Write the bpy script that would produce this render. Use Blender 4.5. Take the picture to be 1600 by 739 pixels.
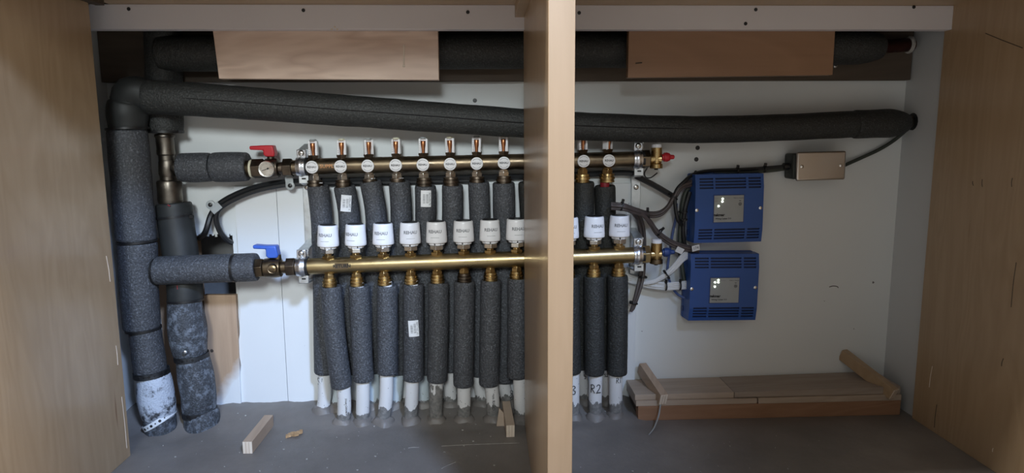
import bpy, bmesh, math, random
from mathutils import Vector, Matrix, noise
random.seed(7)
for o in list(bpy.data.objects): bpy.data.objects.remove(o)
SC = bpy.context.scene
COL = SC.collection

# ------------------------------------------------------------------ camera
F, YAW, PITCH, ROLL = 1052.0, math.radians(-2.3), math.radians(8.32), math.radians(.344)
CAM = Vector((-.005, -1.218, .546))
fw = Vector((-math.sin(YAW)*math.cos(PITCH), math.cos(YAW)*math.cos(PITCH), -math.sin(PITCH)))
r0 = Vector((math.cos(YAW), math.sin(YAW), 0)); u0 = r0.cross(fw)
cr = r0*math.cos(ROLL) - u0*math.sin(ROLL); cu = u0*math.cos(ROLL) + r0*math.sin(ROLL)
cd = bpy.data.cameras.new('camera'); cam = bpy.data.objects.new('camera', cd); COL.objects.link(cam)
cd.sensor_width = 36; cd.lens = F/1600*36; cd.clip_start = .01
cam.matrix_world = Matrix(((cr.x, cu.x, -fw.x, CAM.x), (cr.y, cu.y, -fw.y, CAM.y), (cr.z, cu.z, -fw.z, CAM.z), (0, 0, 0, 1)))
SC.camera = cam
# ------------------------------------------------------------------ light
w = bpy.data.worlds.new('world'); SC.world = w; w.use_nodes = True
w.node_tree.nodes['Background'].inputs[0].default_value = (1, .98, .93, 1)
w.node_tree.nodes['Background'].inputs[1].default_value = .30
def spot(name, loc, aim, watts, color, size, blend, radius):
    l = bpy.data.lights.new(name, 'SPOT'); l.energy = watts; l.color = color
    l.spot_size = math.radians(size); l.spot_blend = blend; l.shadow_soft_size = radius
    o = bpy.data.objects.new(name, l); COL.objects.link(o); o.location = loc
    o.rotation_euler = (Vector(aim)-Vector(loc)).to_track_quat('-Z', 'Y').to_euler(); return o
def area(name, loc, aim, watts, color, sx, sy):
    l = bpy.data.lights.new(name, 'AREA'); l.energy = watts; l.color = color
    l.shape = 'RECTANGLE'; l.size = sx; l.size_y = sy
    o = bpy.data.objects.new(name, l); COL.objects.link(o); o.location = loc
    o.rotation_euler = (Vector(aim)-Vector(loc)).to_track_quat('-Z', 'Y').to_euler(); return o
spot('room_lamp', (-.12, -2.3, 1.22), (-.27, .1, .40), 135, (.90, .98, 1), 32, 1.0, .22)
spot('skylight', (.95, -2.4, 2.15), (-.38, .1, .10), 390, (.45, .63, 1), 27, 1.0, .16)
area('overhead_fill', (-.25, -.86, 2.4), (-.25, -.86, 0), 60, (1, .985, .96), .35, .3)  # added fill overhead, lights the unseen room floor so it bounces upward
SC.view_settings.view_transform = 'Standard'; SC.view_settings.look = 'None'
SC.view_settings.gamma = 1; SC.view_settings.exposure = 0

# ------------------------------------------------------------------ helpers
def ray(px, py): return fw*F + cr*(px-800) - cu*(py-369.5)
def at(px, py, Y):
    d = ray(px, py); return CAM + d*((Y-CAM.y)/d.y)
def atz(px, py, z=0):
    d = ray(px, py); return CAM + d*((z-CAM.z)/d.z)
def atx(px, py, x):
    d = ray(px, py); return CAM + d*((x-CAM.x)/d.x)
def frame(d, up=None):
    d = Vector(d).normalized()
    up = Vector(up) if up else (Vector((0, 0, 1)) if abs(d.z) < .9 else Vector((0, 1, 0)))
    a = d.cross(up).normalized(); b = a.cross(d).normalized()
    return a, b, d
def smooth_path(pts, k=6):
    P = [Vector(p) for p in pts]
    if len(P) < 3: return P
    out = []
    for i in range(len(P)-1):
        p0 = P[i-1] if i else P[0]*2-P[1]; p1 = P[i]; p2 = P[i+1]
        p3 = P[i+2] if i+2 < len(P) else P[-1]*2-P[-2]
        for j in range(k):
            t = j/k
            out.append(.5*((2*p1)+(p2-p0)*t+(2*p0-5*p1+4*p2-p3)*t*t+(3*p1-p0-3*p2+p3)*t**3))
    out.append(P[-1]); return out
class MB:
    def __init__(s): s.v = []; s.f = []
    def add(s, vs, fs):
        n = len(s.v); s.v += [Vector(v) for v in vs]; s.f += [tuple(i+n for i in f) for f in fs]; return s
    def hexa(s, p):      # 8 points: bottom 4 ccw, top 4 ccw
        return s.add(p, [(3, 2, 1, 0), (4, 5, 6, 7), (0, 1, 5, 4), (1, 2, 6, 5), (2, 3, 7, 6), (3, 0, 4, 7)])
    def box(s, x0, x1, y0, y1, z0, z1):
        return s.hexa([(x0, y0, z0), (x1, y0, z0), (x1, y1, z0), (x0, y1, z0), (x0, y0, z1), (x1, y0, z1), (x1, y1, z1), (x0, y1, z1)])
    def obox(s, c, a, b, d):   # centre, three half vectors
        c, a, b, d = map(Vector, (c, a, b, d))
        return s.hexa([c-a-b-d, c+a-b-d, c+a+b-d, c-a+b-d, c-a-b+d, c+a-b+d, c+a+b+d, c-a+b+d])
    def rings(s, R, cap0=True, cap1=True, close=False):
        n = len(R[0]); base = len(s.v); m = len(R)
        for r in R: s.v += [Vector(p) for p in r]
        for i in range(m-1 if not close else m):
            for j in range(n):
                a = base+i*n+j; b = base+i*n+(j+1) % n; i2 = (i+1) % m
                s.f.append((a, b, base+i2*n+(j+1) % n, base+i2*n+j))
        if not close:
            if cap0: s.f.append(tuple(base+j for j in reversed(range(n))))
            if cap1: s.f.append(tuple(base+(m-1)*n+j for j in range(n)))
        return s
    def lathe(s, o, d, prof, n=20, rot=0):   # profile [(t along d, r)]
        a, b, d = frame(d); o = Vector(o)
        return s.rings([[o+d*t+(a*math.cos(2*math.pi*j/n+rot)+b*math.sin(2*math.pi*j/n+rot))*r for j in range(n)] for t, r in prof])
    def cyl(s, p0, p1, r, n=16, rot=0):
        p0, p1 = Vector(p0), Vector(p1); return s.lathe(p0, p1-p0, [(0, r), ((p1-p0).length, r)], n, rot)
    def tube(s, pts, r, n=10, k=6, wob=0, sd=0, close=False):
        P = smooth_path(pts, k) if not close else [Vector(p) for p in pts]; m = len(P); R = []
        a = None
        for i in range(m):
            t = (P[(i+1) % m]-P[i-1]) if close else (P[min(i+1, m-1)]-P[max(i-1, 0)])
            t.normalize()
            if a is None: a = frame(t)[0]
            a = (a-t*a.dot(t)).normalized(); b = t.cross(a)
            rr = r(i/(m-1)) if callable(r) else r
            ring = []
            for j in range(n):
                q = 2*math.pi*j/n; dv = a*math.cos(q)+b*math.sin(q); p = P[i]+dv*rr
                if wob: p += dv*rr*wob*noise.noise((p+Vector((sd*3.1, sd, 0)))*28)
                ring.append(p)
            R.append(ring)
        return s.rings(R, close=close)
    def torus(s, c, d, R, r, n=24, k=6, sx=1):
        a, b, d = frame(d); c = Vector(c)
        return s.rings([[c+(a*math.cos(q)+b*math.sin(q))*(R+r*math.cos(u))+d*(r*sx*math.sin(u)) for u in [2*math.pi*j/k for j in range(k)]] for q in [2*math.pi*i/n for i in range(n)]], close=True)
    def prism(s, outline, depth):   # list of 3D points (front), depth vector
        n = len(outline); dv = Vector(depth); base = len(s.v)
        s.v += [Vector(p) for p in outline]+[Vector(p)+dv for p in outline]
        s.f.append(tuple(base+i for i in range(n))); s.f.append(tuple(base+n+i for i in reversed(range(n))))
        for i in range(n):
            j = (i+1) % n; s.f.append((base+j, base+i, base+n+i, base+n+j))
        return s
    def build(s, name, mat, parent=None, bevel=0, sharp=40, seg=2):
        me = bpy.data.meshes.new(name); me.from_pydata([tuple(v) for v in s.v], [], s.f)
        bm = bmesh.new(); bm.from_mesh(me); bmesh.ops.recalc_face_normals(bm, faces=bm.faces); bm.to_mesh(me); bm.free()
        me.polygons.foreach_set('use_smooth', [True]*len(me.polygons)); me.set_sharp_from_angle(angle=math.radians(sharp))
        me.materials.append(mat)
        o = bpy.data.objects.new(name, me); COL.objects.link(o)
        if bevel:
            m = o.modifiers.new('bevel', 'BEVEL'); m.width = bevel; m.segments = seg; m.limit_method = 'ANGLE'; m.angle_limit = math.radians(45)
            m.harden_normals = False
        if parent is not None:
            o.parent = parent
            if parent.type == 'EMPTY' and not parent.get('_local'): o.matrix_parent_inverse = Matrix.Translation(-parent.location)
        return o
def tag(o, label, cat, group=None, kind=None):
    o['label'] = label; o['category'] = cat
    if group: o['group'] = group
    if kind: o['kind'] = kind
    return o
def thing(name, loc, label, cat, group=None, local=False):
    o = bpy.data.objects.new(name, None); COL.objects.link(o); o.location = loc; o.empty_display_size = .02
    if local: o['_local'] = 1
    return tag(o, label, cat, group)
def struct(o): o['kind'] = 'structure'; return o
def dup(root, loc, label):
    r = root.copy(); COL.objects.link(r); r.location = loc; r['label'] = label
    for ch in list(root.children):
        c = ch.copy(); COL.objects.link(c); c.parent = r
        for g in list(ch.children):
            d = g.copy(); COL.objects.link(d); d.parent = c
    return r
FONT = {}
def text(name, body, size, c, right, up, mat, parent, ext=.0002, bold=0, wrap=None):
    """flat lettering centred at c, reading along right; wrap=(axis point, axis dir, radius) bends it round a pipe"""
    cu_ = bpy.data.curves.new('t', 'FONT'); cu_.body = body; cu_.size = size; cu_.align_x = 'CENTER'; cu_.align_y = 'CENTER'
    cu_.resolution_u = 2; cu_.offset = bold
    t = bpy.data.objects.new('t', cu_); COL.objects.link(t)
    me = bpy.data.meshes.new_from_object(t); bpy.data.objects.remove(t); bpy.data.curves.remove(cu_)
    R = Vector(right).normalized(); U = Vector(up).normalized(); N = R.cross(U)
    mb = MB(); vs = []
    for v in me.vertices:
        if wrap:
            ax, r = wrap; fr = frame(ax)   # ax: axis direction ~ up or right
            axd = Vector(ax).normalized()
            if abs(axd.dot(U)) > .7:
                q = v.co.x/r; p = Vector(c)-N*r+R*(math.sin(q)*r)+N*(math.cos(q)*r)+U*v.co.y
            else:
                q = v.co.y/r; p = Vector(c)-N*r+U*(math.sin(q)*r)+N*(math.cos(q)*r)+R*v.co.x
        else: p = Vector(c)+R*v.co.x+U*v.co.y
        vs.append(p+N*ext)
    mb.add(vs, [tuple(p.vertices) for p in me.polygons])
    bpy.data.meshes.remove(me)
    return mb.build(name, mat, parent)

# ------------------------------------------------------------------ materials
def newmat(name):
    m = bpy.data.materials.new(name); m.use_nodes = True
    return m, m.node_tree, m.node_tree.nodes['Principled BSDF']
def pset(b, col=None, rough=None, metal=None, spec=None, coat=None):
    if col: b.inputs['Base Color'].default_value = (*col, 1)
    if rough is not None: b.inputs['Roughness'].default_value = rough
    if metal is not None: b.inputs['Metallic'].default_value = metal
    if spec is not None: b.inputs['Specular IOR Level'].default_value = spec
    if coat: b.inputs['Coat Weight'].default_value = coat; b.inputs['Coat Roughness'].default_value = .12
def coords(nt, sc=(1, 1, 1)):
    tc = nt.nodes.new('ShaderNodeTexCoord'); mp = nt.nodes.new('ShaderNodeMapping'); mp.inputs['Scale'].default_value = sc
    nt.links.new(tc.outputs['Object'], mp.inputs[0]); return mp.outputs[0]
def nz(nt, v, scale, detail=4, rough=.55, dist=0):
    n = nt.nodes.new('ShaderNodeTexNoise'); n.inputs['Scale'].default_value = scale; n.inputs['Detail'].default_value = detail
    n.inputs['Roughness'].default_value = rough; n.inputs['Distortion'].default_value = dist
    nt.links.new(v, n.inputs['Vector']); return n.outputs['Fac']
def ramp(nt, fac, stops):
    r = nt.nodes.new('ShaderNodeValToRGB'); e = r.color_ramp.elements
    while len(e) < len(stops): e.new(.5)
    for q, (p, c) in zip(e, stops): q.position = p; q.color = (*c, 1) if len(c) == 3 else c
    nt.links.new(fac, r.inputs[0]); return r.outputs[0]
def mix(nt, fac, a, b, mode='MIX'):
    m = nt.nodes.new('ShaderNodeMix'); m.data_type = 'RGBA'; m.blend_type = mode
    for s, v in ((0, fac), (6, a), (7, b)):
        if hasattr(v, 'links'): nt.links.new(v, m.inputs[s])
        else: m.inputs[s].default_value = v if s == 0 else (*v, 1)
    return m.outputs[2]
def mth(nt, op, a, b=None, c=None):
    m = nt.nodes.new('ShaderNodeMath'); m.operation = op
    for i, v in enumerate((a, b, c)):
        if v is None: continue
        if hasattr(v, 'links'): nt.links.new(v, m.inputs[i])
        else: m.inputs[i].default_value = v
    return m.outputs[0]
def bump(nt, b, h, strength, dist=.001):
    n = nt.nodes.new('ShaderNodeBump'); n.inputs['Strength'].default_value = strength; n.inputs['Distance'].default_value = dist
    nt.links.new(h, n.inputs['Height']); nt.links.new(n.outputs[0], b.inputs['Normal'])
def plain(name, col, rough=.5, metal=0, var=.12, scale=40, bmp=0, spec=.5):
    m, nt, b = newmat(name); pset(b, col, rough, metal, spec)
    v = coords(nt); f = nz(nt, v, scale)
    nt.links.new(ramp(nt, f, [(.3, tuple(c*(1-var) for c in col)), (.7, tuple(min(1, c*(1+var)) for c in col))]), b.inputs['Base Color'])
    if bmp: bump(nt, b, nz(nt, v, scale*6), bmp)
    return m
def wood(name, c1, c2, axis, rough=.4, coat=0, scale=1.0, streak=None, contrast=1):
    m, nt, b = newmat(name); pset(b, c1, rough, 0, .5, coat)
    sc = [34*scale]*3; sc[axis] = 2.2*scale
    v = coords(nt, tuple(sc)); f = nz(nt, v, 1, 5, .6, 1.2)
    sc2 = [5*scale]*3; sc2[axis] = .9*scale
    g = nz(nt, coords(nt, tuple(sc2)), 1.0, 3, .5, 2.5)
    rings = mth(nt, 'FRACT', mth(nt, 'MULTIPLY', g, 9))
    rr = mth(nt, 'PINGPONG', rings, .5)
    fac = mth(nt, 'ADD', mth(nt, 'MULTIPLY', f, .7), mth(nt, 'MULTIPLY', rr, .5*contrast))
    col = ramp(nt, fac, [(.25, c2), (.75, c1)])
    if streak:
        sc3 = [90]*3; sc3[axis] = 4
        s = nz(nt, coords(nt, tuple(sc3)), 1, 2, .5); k = ramp(nt, s, [(.72, (0, 0, 0)), (.78, (1, 1, 1))])
        col = mix(nt, k, col, streak)
    nt.links.new(col, b.inputs['Base Color']); bump(nt, b, f, .05)
    return m
MAPLE, MAPLE_D = (.47, .335, .205), (.40, .275, .16)
wood_z = wood('maple_upright', MAPLE, MAPLE_D, 2, .32, .25, streak=(.25, .13, .06))
wood_edge = wood('maple_edge', (.41, .275, .165), (.35, .23, .13), 2, .4, .1, contrast=.5)
wood_x = wood('maple_crosswise', MAPLE, MAPLE_D, 0, .4)
wood_board = wood('pale_board', (.74, .57, .46), (.56, .40, .31), 0, .45, .05, 1, contrast=1.8)
wood_board2 = wood('warm_board', (.34, .195, .115), (.26, .145, .08), 0, .45, .05, .8)
wood_dark = wood('dark_stained_board', (.105, .078, .056), (.075, .055, .04), 0, .7)
wood_ply = wood('plywood_face', (.50, .34, .22), (.40, .26, .16), 2, .6)
wood_red = wood('fir_board', (.36, .20, .115), (.27, .14, .075), 0, .6)
wood_light = wood('light_ply', (.52, .42, .33), (.40, .31, .235), 0, .6)
wood_dust = wood('dusty_deck_ply', (.40, .335, .28), (.32, .255, .205), 0, .7)
wood_y = wood('cleat_wood', (.55, .41, .30), (.42, .30, .21), 1, .6)
wood_end = wood('cut_end', (.86, .76, .64), (.74, .62, .50), 2, .7, 0, 3)
def wallmat(name, c, specks=True):
    m, nt, b = newmat(name); pset(b, c, .55)
    v = coords(nt); f = nz(nt, v, 3, 3)
    col = ramp(nt, f, [(.3, tuple(x*.93 for x in c)), (.7, c)])
    if specks:
        s = nz(nt, v, 70, 2, .5); z = nt.nodes.new('ShaderNodeSeparateXYZ'); nt.links.new(coords(nt), z.inputs[0])
        low = mth(nt, 'MULTIPLY_ADD', z.outputs[2], -.28, .30)
        k = ramp(nt, mth(nt, 'ADD', s, mth(nt, 'MULTIPLY', low, .18)), [(.835, (0, 0, 0)), (.85, (1, 1, 1))])
        col = mix(nt, k, col, (.16, .15, .15))
    nt.links.new(col, b.inputs['Base Color']); bump(nt, b, nz(nt, v, 160, 3), .06); return m
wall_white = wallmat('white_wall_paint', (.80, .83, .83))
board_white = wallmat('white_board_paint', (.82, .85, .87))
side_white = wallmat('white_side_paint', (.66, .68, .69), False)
rail_white = wallmat('white_rail_paint', (.74, .71, .73), False)
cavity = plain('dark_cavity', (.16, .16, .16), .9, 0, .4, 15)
def concrete():
    m, nt, b = newmat('grey_concrete'); pset(b, (.2, .2, .19), .5)
    v = coords(nt); a = nz(nt, v, 4, 6, .6); d = nz(nt, v, 60, 5, .7)
    c1 = ramp(nt, a, [(.3, (.13, .116, .105)), (.52, (.19, .170, .155)), (.72, (.27, .24, .215))])
    c = mix(nt, mth(nt, 'MULTIPLY', d, .35), c1, (.24, .23, .22))
    sp = ramp(nt, nz(nt, v, 190, 2), [(.74, (0, 0, 0)), (.78, (1, 1, 1))])
    c = mix(nt, mth(nt, 'MULTIPLY', sp, .5), c, (.5, .49, .46))
    nt.links.new(c, b.inputs['Base Color']); bump(nt, b, d, .35, .002); return m
conc = concrete()
def foam(name, base, white=0, wcol=(.55, .60, .68), sc=7):
    m, nt, b = newmat(name); pset(b, base, .62, 0, .55)
    v = coords(nt); f = nz(nt, v, 330, 2, .6); g = nz(nt, v, 170, 3, .6)
    col = ramp(nt, f, [(.35, tuple(c*.55 for c in base)), (.58, base), (.72, tuple(c*2.2 for c in base))])  # pale and dark specks paint sparkle on the bumps into the colour
    if white:
        h = nz(nt, v, sc*4, 6, .75); k = ramp(nt, h, [(.62-white*.3, (0, 0, 0)), (.74-white*.3, (1, 1, 1))])
        col = mix(nt, k, col, wcol)
    nt.links.new(col, b.inputs['Base Color']); bump(nt, b, mth(nt, 'ADD', f, g), .9, .0016); return m
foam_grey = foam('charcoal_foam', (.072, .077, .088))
foam_black_shade = foam('black_and_shaded_foam', (.030, .032, .031))  # black lagging, and a shaded copy of the grey foam for right-hand loops
foam_dust = foam('dusty_foam', (.055, .062, .074), .42, (.17, .195, .235), 16)
foam_white = foam('white_overspray_foam', (.06, .065, .075), .80, (.56, .62, .72), 9)
rubber = plain('smooth_black_rubber', (.022, .024, .024), .55, 0, .25, 20, .15)
black_pl = plain('black_plastic', (.012, .012, .013), .4, 0, .1)
black_cb = plain('black_cable_sheath', (.013, .014, .016), .42, 0, .1)
brown_cb = plain('grey_brown_cable_sheath', (.085, .068, .066), .45, 0, .2)
white_cb = plain('white_cable_sheath', (.72, .74, .76), .45, 0, .05)
blue_cb = plain('blue_cable_sheath', (.06, .10, .26), .45, 0, .1)
green_cb = plain('dark_green_cable_sheath', (.045, .055, .045), .5, 0, .1)
def metal(name, c, c2, rough, scale=30, bmp=.05):
    m, nt, b = newmat(name); pset(b, c, rough, 1)
    v = coords(nt); f = nz(nt, v, scale, 5, .6)
    nt.links.new(ramp(nt, f, [(.35, c2), (.65, c)]), b.inputs['Base Color'])
    nt.links.new(ramp(nt, nz(nt, v, scale*2), [(.3, (rough*.8,)*3), (.7, (min(1, rough*1.3),)*3)]), b.inputs['Roughness'])
    bump(nt, b, nz(nt, v, 300), bmp); return m
brass = metal('yellow_brass', (.62, .46, .22), (.42, .30, .14), .30, 25)
brass_tube = metal('brushed_brass_tube', (.48, .37, .20), (.38, .29, .15), .34, 14)
brass_old = metal('tarnished_brass', (.23, .175, .11), (.13, .10, .07), .36, 22)
brass_dark = metal('dark_tarnished_brass', (.16, .125, .095), (.09, .075, .06), .42, 40)
copper_old = metal('tarnished_copper', (.23, .20, .165), (.12, .105, .09), .40, 25)
copper = metal('orange_copper', (.62, .28, .13), (.42, .17, .08), .35, 60)
steel = metal('zinc_plated_steel', (.78, .80, .84), (.60, .62, .66), .28, 50)
nickel = metal('nickel_plated_nut', (.80, .79, .76), (.66, .64, .60), .28, 60)
steel_dull = metal('galvanised_strip', (.70, .73, .75), (.55, .58, .60), .45, 60)
strap_old = metal('dull_strap', (.10, .105, .11), (.05, .05, .055), .6, 90)
plate_st = metal('brushed_stainless', (.62, .57, .52), (.56, .51, .46), .36, 8)
box_green = plain('dark_green_steel_box', (.035, .042, .038), .5, .2, .2)
white_pl = plain('white_plastic', (.84, .84, .86), .32, 0, .02)
white_strap = plain('white_painted_strap', (.78, .82, .86), .5, 0, .08, 90)
cream_pl = plain('cream_plastic', (.75, .72, .55), .4, 0, .05)
grey_clip = plain('grey_plastic_clip', (.42, .45, .46), .45, 0, .05)
red_pl = plain('red_plastic', (.52, .022, .035), .38, 0, .1)
blue_pl = plain('blue_plastic', (.045, .13, .55), .38, 0, .1)
blue_dk = plain('dark_blue_plastic', (.022, .055, .20), .45, 0, .1)
blue_box = plain('blue_enclosure_plastic', (.020, .085, .33), .42, 0, .06, 8, .05)
slot_dk = plain('vent_slot', (.006, .018, .07), .6, 0, .05)
label_gr = plain('silver_grey_label', (.36, .38, .38), .45, 0, .03)
paper = plain('white_sticker_paper', (.80, .82, .84), .5, 0, .03)
ink = plain('black_ink', (.012, .012, .013), .6, 0, .05)
ink_gr = plain('grey_ink', (.22, .22, .23), .6, 0, .05)
ink_or = plain('orange_ink', (.65, .30, .12), .6, 0, .05)
redpex = plain('red_pex', (.30, .02, .03), .45, 0, .1)
scuff = plain('pale_scuff', (.70, .60, .50), .6, 0, .1)
sawdust = plain('sawdust', (.50, .32, .17), .9, 0, .3, 200)
gravel = plain('plaster_crumb', (.40, .385, .36), .9, 0, .3, 90)
def led():
    m, nt, b = newmat('green_white_led'); b.inputs['Emission Color'].default_value = (.85, 1, .75, 1); b.inputs['Emission Strength'].default_value = 6; return m
led_m = led()
def pvc(name, thr, amp, c=(.72, .72, .72)):
    m, nt, b = newmat(name); pset(b, c, .38)
    v = coords(nt); z = nt.nodes.new('ShaderNodeSeparateXYZ'); nt.links.new(v, z.inputs[0])
    n = nz(nt, coords(nt, (1, 1, .45)), 75, 4, .6); s = mth(nt, 'ADD', z.outputs[2], mth(nt, 'MULTIPLY', mth(nt, 'SUBTRACT', n, .5), -amp))
    k = ramp(nt, mth(nt, 'ADD', mth(nt, 'MULTIPLY', mth(nt, 'SUBTRACT', s, thr), 60), .5), [(.45, (1, 1, 1)), (.55, (0, 0, 0))])
    sp = ramp(nt, nz(nt, v, 230, 1), [(.73, (0, 0, 0)), (.76, (1, 1, 1))])
    col = mix(nt, sp, c, (.10, .10, .10)); d = nz(nt, v, 160, 3)
    cem = ramp(nt, d, [(.3, (.13, .13, .125)), (.7, (.26, .25, .24))])
    nt.links.new(mix(nt, k, col, cem), b.inputs['Base Color']); nt.links.new(mix(nt, k, (.38,)*3, (.85,)*3), b.inputs['Roughness']); return m
pvc_clean = pvc('white_conduit', .022, .03)
pvc_mid = pvc('white_conduit_cement_foot', .034, .045)
pvc_dirty = pvc('white_conduit_cement_smear', .070, .16)
pvc_blue = pvc('pale_blue_conduit', .03, .04, (.62, .70, .74))
def painted_ply():
    m, nt, b = newmat('half_painted_plywood'); pset(b, (.5, .34, .22), .6)
    v = coords(nt); z = nt.nodes.new('ShaderNodeSeparateXYZ'); nt.links.new(v, z.inputs[0])
    sc = nz(nt, coords(nt, (40, 40, 2.5)), 1, 5, .6, 1); wd = ramp(nt, sc, [(.3, (.40, .27, .18)), (.7, (.54, .38, .26))])
    s = mth(nt, 'ADD', mth(nt, 'MULTIPLY', mth(nt, 'ADD', z.outputs[0], .49), 1.6), mth(nt, 'MULTIPLY', mth(nt, 'SUBTRACT', .115, z.outputs[2]), 1.0))
    s = mth(nt, 'ADD', s, mth(nt, 'MULTIPLY', mth(nt, 'SUBTRACT', nz(nt, v, 25, 4), .5), .06))
    k = ramp(nt, mth(nt, 'MULTIPLY_ADD', s, 9, .5), [(.3, (0, 0, 0)), (.7, (1, 1, 1))])
    nt.links.new(mix(nt, k, wd, (.80, .83, .86)), b.inputs['Base Color']); return m
ply_paint = painted_ply()

# ------------------------------------------------------------------ setting
W = .11
XL, XR, XD = -.630, .824, .0664
YF, TD = -.46, .0296
ZC, ZH = .772, .731
RL, RR = -.715, .830      # recess side walls
ZT = .86
def zfl(x, y):   # poured concrete rises a little to the wall
    t = max(0, min(1, (y-.0)/.09)); m = .020*t*t*(3-2*t)
    if x > .27: m *= max(0, 1-(x-.27)/.05)
    return m
def floor():
    mb = MB(); xs = [-2.2, -1.4, -.9]+[-.72+i*.012 for i in range(131)]+[1, 1.5, 2.2]
    ys = [-.6+i*.0125 for i in range(60)]
    ys = [y for y in ys if y < W+.05]+[W+.06]
    for y in ys:
        for x in xs:
            z = zfl(x, y)
            if -.72 < x < .3 and y > -.05: z += .006*noise.noise(Vector((x*22, y*22, 0)))*min(1, (y+.05)/.06)+.003*noise.noise(Vector((x*70, y*70, 3)))*min(1, (y+.05)/.06)
            mb.v.append(Vector((x, y, z)))
    n = len(xs)
    for i in range(len(ys)-1):
        for j in range(n-1): mb.f.append((i*n+j, i*n+j+1, (i+1)*n+j+1, (i+1)*n+j))
    return struct(mb.build('floor', conc))
FLOOR = floor()
struct(MB().box(-2.2, 2.2, -3.5, -.6, -.02, 0).build('bounce_floor', plain('pale_bounce_floor', (.60, .585, .565), .6, 0, .05, 6)))  # unseen floor, added and kept pale to bounce light up into the cabinet
# back wall with the rough hole beside the risers
hx0, hx1 = at(296, 410, W).x, at(366, 410, W).x
hz1, hz0 = at(330, 366, W).z, -.02
mb = MB()
for (a, b, c, d) in ((RL-.1, hx0, -.05, ZT), (hx1, RR+.1, -.05, ZT), (hx0, hx1, hz1, ZT)):
    mb.box(a, b, W, W+.012, c, d)
WALL = struct(mb.build('wall_back', wall_white))
mb = MB(); mb.box(hx0-.06, hx1+.06, W+.10, W+.105, -.05, hz1+.06); mb.box(hx0-.06, hx1+.06, W+.012, W+.10, hz1+.06, hz1+.065)
mb.box(hx0-.065, hx0-.06, W+.012, W+.1, -.05, hz1+.06); mb.box(hx1+.06, hx1+.065, W+.012, W+.1, -.05, hz1+.06)
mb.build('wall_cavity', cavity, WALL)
def wbox(px0, py0, px1, py1, Y, t, name, mat, parent, bevel=0):
    a = at(px0, py0, Y); b = at(px1, py1, Y)
    return MB().box(a.x, b.x, Y, Y+t, b.z, a.z).build(name, mat, parent, bevel)
wbox(303, 364, 318, 640, W+.02, .03, 'stud', wood_ply, WALL)
# ragged torn lower edge of the paper above the hole
mb = MB(); x = hx0
while x < hx1:
    l = random.uniform(.002, .007); mb.box(x, x+.004, W-.0005, W+.002, hz1-l, hz1+.004); x += random.uniform(.004, .012)
mb.build('torn_edge', wall_white, WALL)
# overlaid white boards, left one with a rough left edge
def rough_board():
    a = at(366, 300, W-.006); b = at(378, 660, W-.006); r = at(437, 400, W-.006).x
    zt = at(400, 291, W-.006).z
    pts = [Vector((r, W-.006, -.01)), Vector((r, W-.006, zt)), Vector((a.x, W-.006, zt))]
    for i in range(1, 26):
        t = i/26; p = a.lerp(b, t); p.x = a.x+(b.x-a.x)*max(0, t-.3)/.7+(random.uniform(-.0025, .0025) if t > .35 else 0); p.y = W-.006; p.z = zt+(-.01-zt)*t
        pts.append(p)
    pts.append(Vector((b.x, W-.006, -.01)))
    return MB().prism(pts, (0, .0058, 0)).build('white_board', board_white, WALL)
rough_board()
a = at(437.6, 400, W-.006)
MB().box(a.x, .30, W-.006, W-.0002, -.01, at(400, 291, W).z).build('white_board', board_white, WALL, .0006)
# plywood strip, half painted
p = [at(318, 461, W-.012), at(368, 461, W-.012), at(378, 662, W-.012), at(330, 664, W-.012)]
pl = MB().prism([p[0], p[1], p[2], p[3]], (0, .0115, 0)).build('plywood_strip', ply_paint, WALL, .0008)
c = at(373, 640, W-.0125); MB().lathe(c, (0, -1, 0), [(0, .0045), (.001, .0042), (.0015, .003)], 12).build('screw', strap_old, pl)
c = at(331, 548, W-.0125); MB().lathe(c, (0, -1, 0), [(0, .0035), (.0006, .003)], 8).build('knot', wood_dark, pl)
# left plywood behind the risers
a = at(243, 372, W-.002); b = at(304, 640, W-.002)
MB().box(a.x, b.x, W-.006, W-.0005, .0, a.z).build('plywood_strip', wood_ply, WALL)
# drilled holes and marks
for (px, py, rr) in ((742, 157, .0042), (1090, 231, .0045), (1088, 249, .0045), (1087, 269, .0035)):
    c = at(px, py, W); MB().lathe(c+Vector((0, .0005, 0)), (0, -1, 0), [(0, rr), (.0008, rr), (.0009, rr*.5)], 12).build('drilled_hole', black_pl, WALL)
c = at(1303, 449, W); MB().tube([c+Vector((-.010, -.0003, .001)), c+Vector((-.003, -.0003, .003)), c+Vector((.006, -.0003, .002)), c+Vector((.009, -.0003, -.001))], .0009, 5).build('scuff_mark', brown_cb, WALL)
# recess side walls, ceiling
WLF = struct(MB().box(RL-.012, RL, -.10, W, -.02, ZT).box(RL, XL-.018, -.105, -.095, -.02, ZT).build('wall_left', side_white))  # second box is an unseen filler added against a light leak
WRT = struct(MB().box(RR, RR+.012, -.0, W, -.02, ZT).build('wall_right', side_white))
struct(MB().box(RL-.1, RR+.1, -.02, W+.01, ZT, ZT+.01).box(RL-.1, RR+.1, -.020, -.0005, ZC+.0195, ZT).box(RL-.1, XL, -.115, -.0, ZC+.0195, ZT+.01).box(XR+.018, RR+.1, -.02, .0, -.02, ZT).build('ceiling', cavity))  # recess top, plus unseen boxes added over header and left panel against light leaks

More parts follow.
